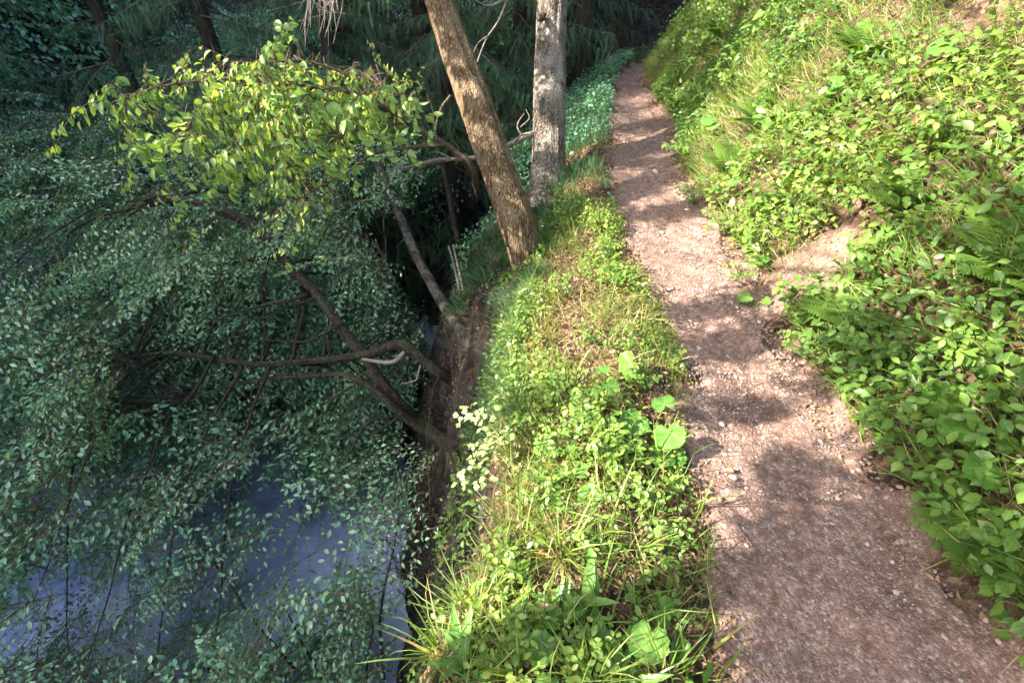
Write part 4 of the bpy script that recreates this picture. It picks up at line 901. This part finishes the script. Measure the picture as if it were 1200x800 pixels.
rosette(725, 795, 9, .14, 'long leaved plant at the bottom edge under the folded leaves')
rosette(640, 575, 6, .12, 'small long leaved plant near the drop, mid verge')
for q in [(520, 770, 40, .24, 'wispy grass tuft hanging over the water at the bottom'), (560, 730, 44, .24, 'grass tuft on the left edge above the tongue leaved plant'), (585, 670, 36, .2, 'grass tuft on the crumbling left edge'), (660, 650, 46, .26, 'spreading tuft of long pale blades in the lower verge'),
          (740, 650, 36, .22, 'dry straw-coloured tuft beside the path'), (610, 795, 50, .24, 'dense tuft at the bottom edge, left of centre'), (690, 800, 50, .26, 'dense tuft at the bottom edge in the centre'), (780, 795, 40, .22, 'tuft sending long blades over the near path'),
          (600, 450, 40, .18, 'shaded tuft hanging from the verge edge, middle'), (605, 390, 36, .16, 'tuft on the edge below the leaning trunk'), (780, 425, 30, .16, 'thin dark tuft leaning over the path at mid height'), (735, 365, 30, .14, 'low tuft at the path edge by the bright gravel'), (590, 530, 36, .18, 'tuft behind the pale maple sapling')]:
    tuft(*q)
def frond_t(L=1.0, n=16):
    a = Acc(); t = np.linspace(0, 1, 12); mid = np.stack([0 * t, t * L, .35 * L * t - .55 * L * t ** 2], -1); a.tube(mid, np.linspace(.008, .002, 12), 4, tint=.6); P, Dr, S = [], [], []
    for i in range(n):
        q = .15 + .83 * i / n; k = min(int(q * 11), 10); p = mid[k] + (mid[k + 1] - mid[k]) * (q * 11 - k); ln = .30 * math.sin(math.pi * min(q * .9 + .12, 1)) ** .8 + .02
        for sd in (-1, 1): P.append(p); Dr.append((sd, .45, -.15)); S.append(ln)
    a.inst(leaf(Wd=.3, curl=.15, k=5), frames(np.array(Dr), np.tile([0, .2, 1.], (len(P), 1)), np.array(S)), np.array(P)); return a
FT = frond_t()
def fern(px, py, n, L, label):
    b = G(px, py); t = empty('fern', b, label, 'fern', 'ferns on the bank'); a = Acc()
    for i in range(n):
        th = i / n * 6.28 + rng.uniform(-.3, .3); a = Acc(); d = np.array([math.cos(th) - .25, math.sin(th) - .15, rng.uniform(.5, 1.0)]); a.inst(FT, frames(d[None], np.array([[0, 0, 1.]]) + .2 * rng.normal(0, 1, (1, 3)), np.array([L * rng.uniform(.7, 1.1)])), b[None], rng.uniform(-.3, .1)); build('frond', a, M_HERB, t, b)
for q in [(855, 205, 8, .32, 'fern at the lower bank just above the narrow part of the path'), (890, 150, 9, .36, 'fern on the bank right of the shiny big leaves'), (800, 130, 8, .34, 'fern overhanging the far end of the path'), (845, 45, 8, .4, 'fern high on the far bank in half shade'), (1010, 70, 9, .36, 'fern on the upper bank at the top right'), (1060, 240, 8, .32, 'fern in the middle of the bank on the right'), (1170, 330, 8, .34, 'fern at the right edge of the bank'), (990, 380, 7, .26, 'fern at the lower edge of the pale soil patch'), (1140, 640, 7, .26, 'fern at the foot of the bank nearest the viewer')]: fern(*q)
for k, (p0, p1_, p2_, r_, lab) in enumerate((((560, 455), (575, 500), (572, 560), .03, 'thick root running down the bare slope from the crooked tree'), ((528, 522), (545, 570), (540, 630), .022, 'root below the double stemmed tree'), ((585, 400), (572, 440), (566, 452), .02, 'root bending down from the leaning trunk towards the crooked tree'), ((615, 318), (598, 345), (590, 390), .04, 'stout root under the leaning trunk'), ((535, 625), (552, 612), (566, 580), .012, 'thin bare root looping out of the lower slope'))):
    pts = [G(*p0), G(*p1_), G(*p2_)]; a = Acc(); pth = spline(pts, 30); pth[:, 2] = np.maximum(pth[:, 2], ground_z(pth[:, 0], pth[:, 1]) - r_ * .2); a.tube(wob(pth, .02, 4, k), np.linspace(r_, r_ * .4, 30), 9, bump=r_ * .15)
    tag(build('exposed_root', a, M_DARKBARK), lab, 'root', 'roots exposed on the bare slope')
# pale maple sapling reaching over the drop
b = G(612, 545); tM = empty('maple_sapling', b, 'pale leaved maple sapling reaching left over the dark drop', 'sapling')
st, lv = Acc(), Acc(); P, Dr, Nn, S = [], [], [], []
dS = float(np.dot(b - CAM, FWD))
for L_pts in ([b, D(600, 520, dS - .05), D(585, 512, dS - .08), D(565, 500, dS - .1), D(540, 490, dS - .1)], [D(588, 514, dS - .08), D(575, 490, dS - .1), D(560, 480, dS - .12)], [D(578, 508, dS - .08), D(565, 520, dS - .1), D(556, 537, dS - .1)], [b, D(598, 545, dS - .04), D(578, 520, dS - .06)],
              [b, D(605, 572, dS - .08), D(585, 568, dS - .1), D(562, 563, dS - .12), D(545, 560, dS - .12)]):
    pth = spline(L_pts, 16); st.tube(pth, np.linspace(.003, .0012, 16), 5)
    for k in (5, 7, 9, 11, 13, 14, 15, 15):
        for j in range(3):
            c_ = pth[k] + rng.normal(0, .02, 3); nn = nrm(np.array([-.3, -.3, 1]) + rng.normal(0, .3, 3)); a0 = rng.uniform(0, 6.28); u = nrm(np.cross(nn, [.2, .9, .1])); v_ = np.cross(nn, u)
            for i in range(5):
                an = a0 + (i - 2) * .62; P.append(c_); Dr.append(u * math.cos(an) + v_ * math.sin(an)); Nn.append(nn); S.append((.024, .02, .015)[abs(i - 2)] * rng.uniform(.7, 1.1))
lv.inst(leaf(Wd=.42, curl=.1), frames(np.array(Dr), np.array(Nn), np.array(S)), np.array(P), rng.uniform(-.3, .4, len(P)))
build('stem', st, M_TWIG, tM, b); build('leaves', lv, M_PALE, tM, b)

# sticks, stones and leaves that can be told apart
def stick(pa, pb, r, label, mat, lift=.012, ga=True):
    qa = G(*pa); qb = G(*pb); a = Acc(); qa[2] += lift; qb[2] += lift
    m = (qa + qb) / 2; m[2] = max(m[2], float(ground_z(m[0], m[1])) + lift); a.tube(wob(spline([qa, m, qb], 16), .008, 6, int(pa[0])), np.linspace(r, r * .6, 16), 6, bump=r * .15)
    tag(build('stick', a, mat), label, 'stick', 'sticks lying about'); 
stick((862, 615), (893, 662), .004, 'thin dark twig lying on the near path', M_TWIG)
stick((840, 592), (880, 584), .003, 'thin straight twig across the path by the sunny patch', M_TWIG)
stick((765, 205), (800, 196), .011, 'short brown root lying across the path further up', M_TWIG, .0)
q0 = G(706, 84); q1 = D(715, 58, float(np.dot(q0 - CAM, FWD))); a = Acc(); a.tube(wob(spline([q0 - [0, 0, .1], (q0 + q1) / 2 + [-.03, 0, 0], q1 + [.05, 0, .05]], 14), .02, 4, 9), np.linspace(.022, .012, 14), 8, bump=.003)
tag(build('broken_stake', a, M_DEAD), 'pale broken stake standing in the grass near the end of the path', 'stick')
for px, py, s_, lab in ((827, 338, .022, 'pale stone on the path at the edge of the bright gravel'), (852, 420, .014, 'small stone in the shaded middle of the path'), (845, 500, .016, 'flat grey stone beside the sunny patch of path'), (768, 203, .04, 'dark stone at the narrow part of the path'), (805, 248, .03, 'stone at the foot of the bank by the bright gravel'), (847, 336, .016, 'small white stone under the bank'), (930, 372, .03, 'largest stone at the foot of the bare soil'), (960, 520, .016, 'pale pebble in the shade of the near path')):
    p = G(px, py); a = Acc(); a.inst(PEB[int(px) % 4], frames(np.array([[1., .4, 0]]), np.array([[0, 0, 1.]]), np.array([s_])), (p + [0, 0, .012])[None] - p, rng.uniform(-.1, .4))
    o = build('stone', a, M_STONE); o.location = [float(c) for c in p]; tag(o, lab, 'stone', 'stones on the path')
for px, py, s_, tn, lab in ((886, 417, .04, .1, 'orange-brown dead leaf on the shaded path near the bank'), (857, 560, .035, .0, 'reddish dead leaf in the sunny patch of the near path'), (744, 620, .06, .5, 'pale curled dead leaf standing in the dry grass'), (860, 568, .03, .5, 'light dead leaf next to the reddish one'), (800, 530, .04, .45, 'cream dead leaf hanging at the path edge')):
    p = G(px, py); a = Acc(); a.inst(leaf(Wd=.6, curl=.35, fold=.35, k=7), frames(nrm(rng.normal(0, 1, (1, 3)) * [1, 1, .2]), nrm(np.array([[-.3, -.3, 1.]])), np.array([s_])), np.array([[0, 0, .03]]), tn)
    o = build('dead_leaf', a, M_LITTER); o.location = [float(c) for c in p]; tag(o, lab, 'dead leaf', 'single dead leaves')

# ---------------------------------------------------------------- camera, light, world
cam = bpy.data.cameras.new('camera'); co = bpy.data.objects.new('camera', cam); COL.objects.link(co)
co.location = CAM; co.rotation_euler = (R(90 - PITCH), 0, 0); cam.sensor_width = 36; cam.lens = 36 * F / W; cam.clip_end = 500; cam.clip_start = .02
scn.camera = co
w = bpy.data.worlds.new('World'); scn.world = w; w.use_nodes = True; nt = w.node_tree; bg = nt.nodes['Background']
sky = nt.nodes.new('ShaderNodeTexSky'); sky.sky_type = 'NISHITA'; sky.sun_disc = False; sky.air_density = .8; sky.dust_density = 3.5; sky.ozone_density = 1.0; sky.sun_elevation = R(SUN_EL)
az = math.atan2(SUN[0], SUN[1]); sky.sun_rotation = az
nt.links.new(sky.outputs[0], bg.inputs[0]); bg.inputs[1].default_value = .15
sl = bpy.data.lights.new('sun', 'SUN'); so = bpy.data.objects.new('sun', sl); COL.objects.link(so); sl.energy = 4.2; sl.angle = R(.5); sl.color = (1, .93, .82)
from mathutils import Vector
so.rotation_euler = Vector(SUN.tolist()).to_track_quat('Z', 'Y').to_euler(); so.location = (-6, -2, 9)
scn.view_settings.view_transform = 'Standard'; scn.view_settings.look = 'None'; scn.view_settings.exposure = 2.7; scn.view_settings.gamma = 1
scn.render.engine = 'CYCLES'; c = scn.cycles; c.use_denoising = True; c.max_bounces = 6; c.diffuse_bounces = 3; c.glossy_bounces = 3; c.transmission_bounces = 4; c.use_adaptive_sampling = True; c.adaptive_threshold = .015
c.sample_clamp_indirect = 6
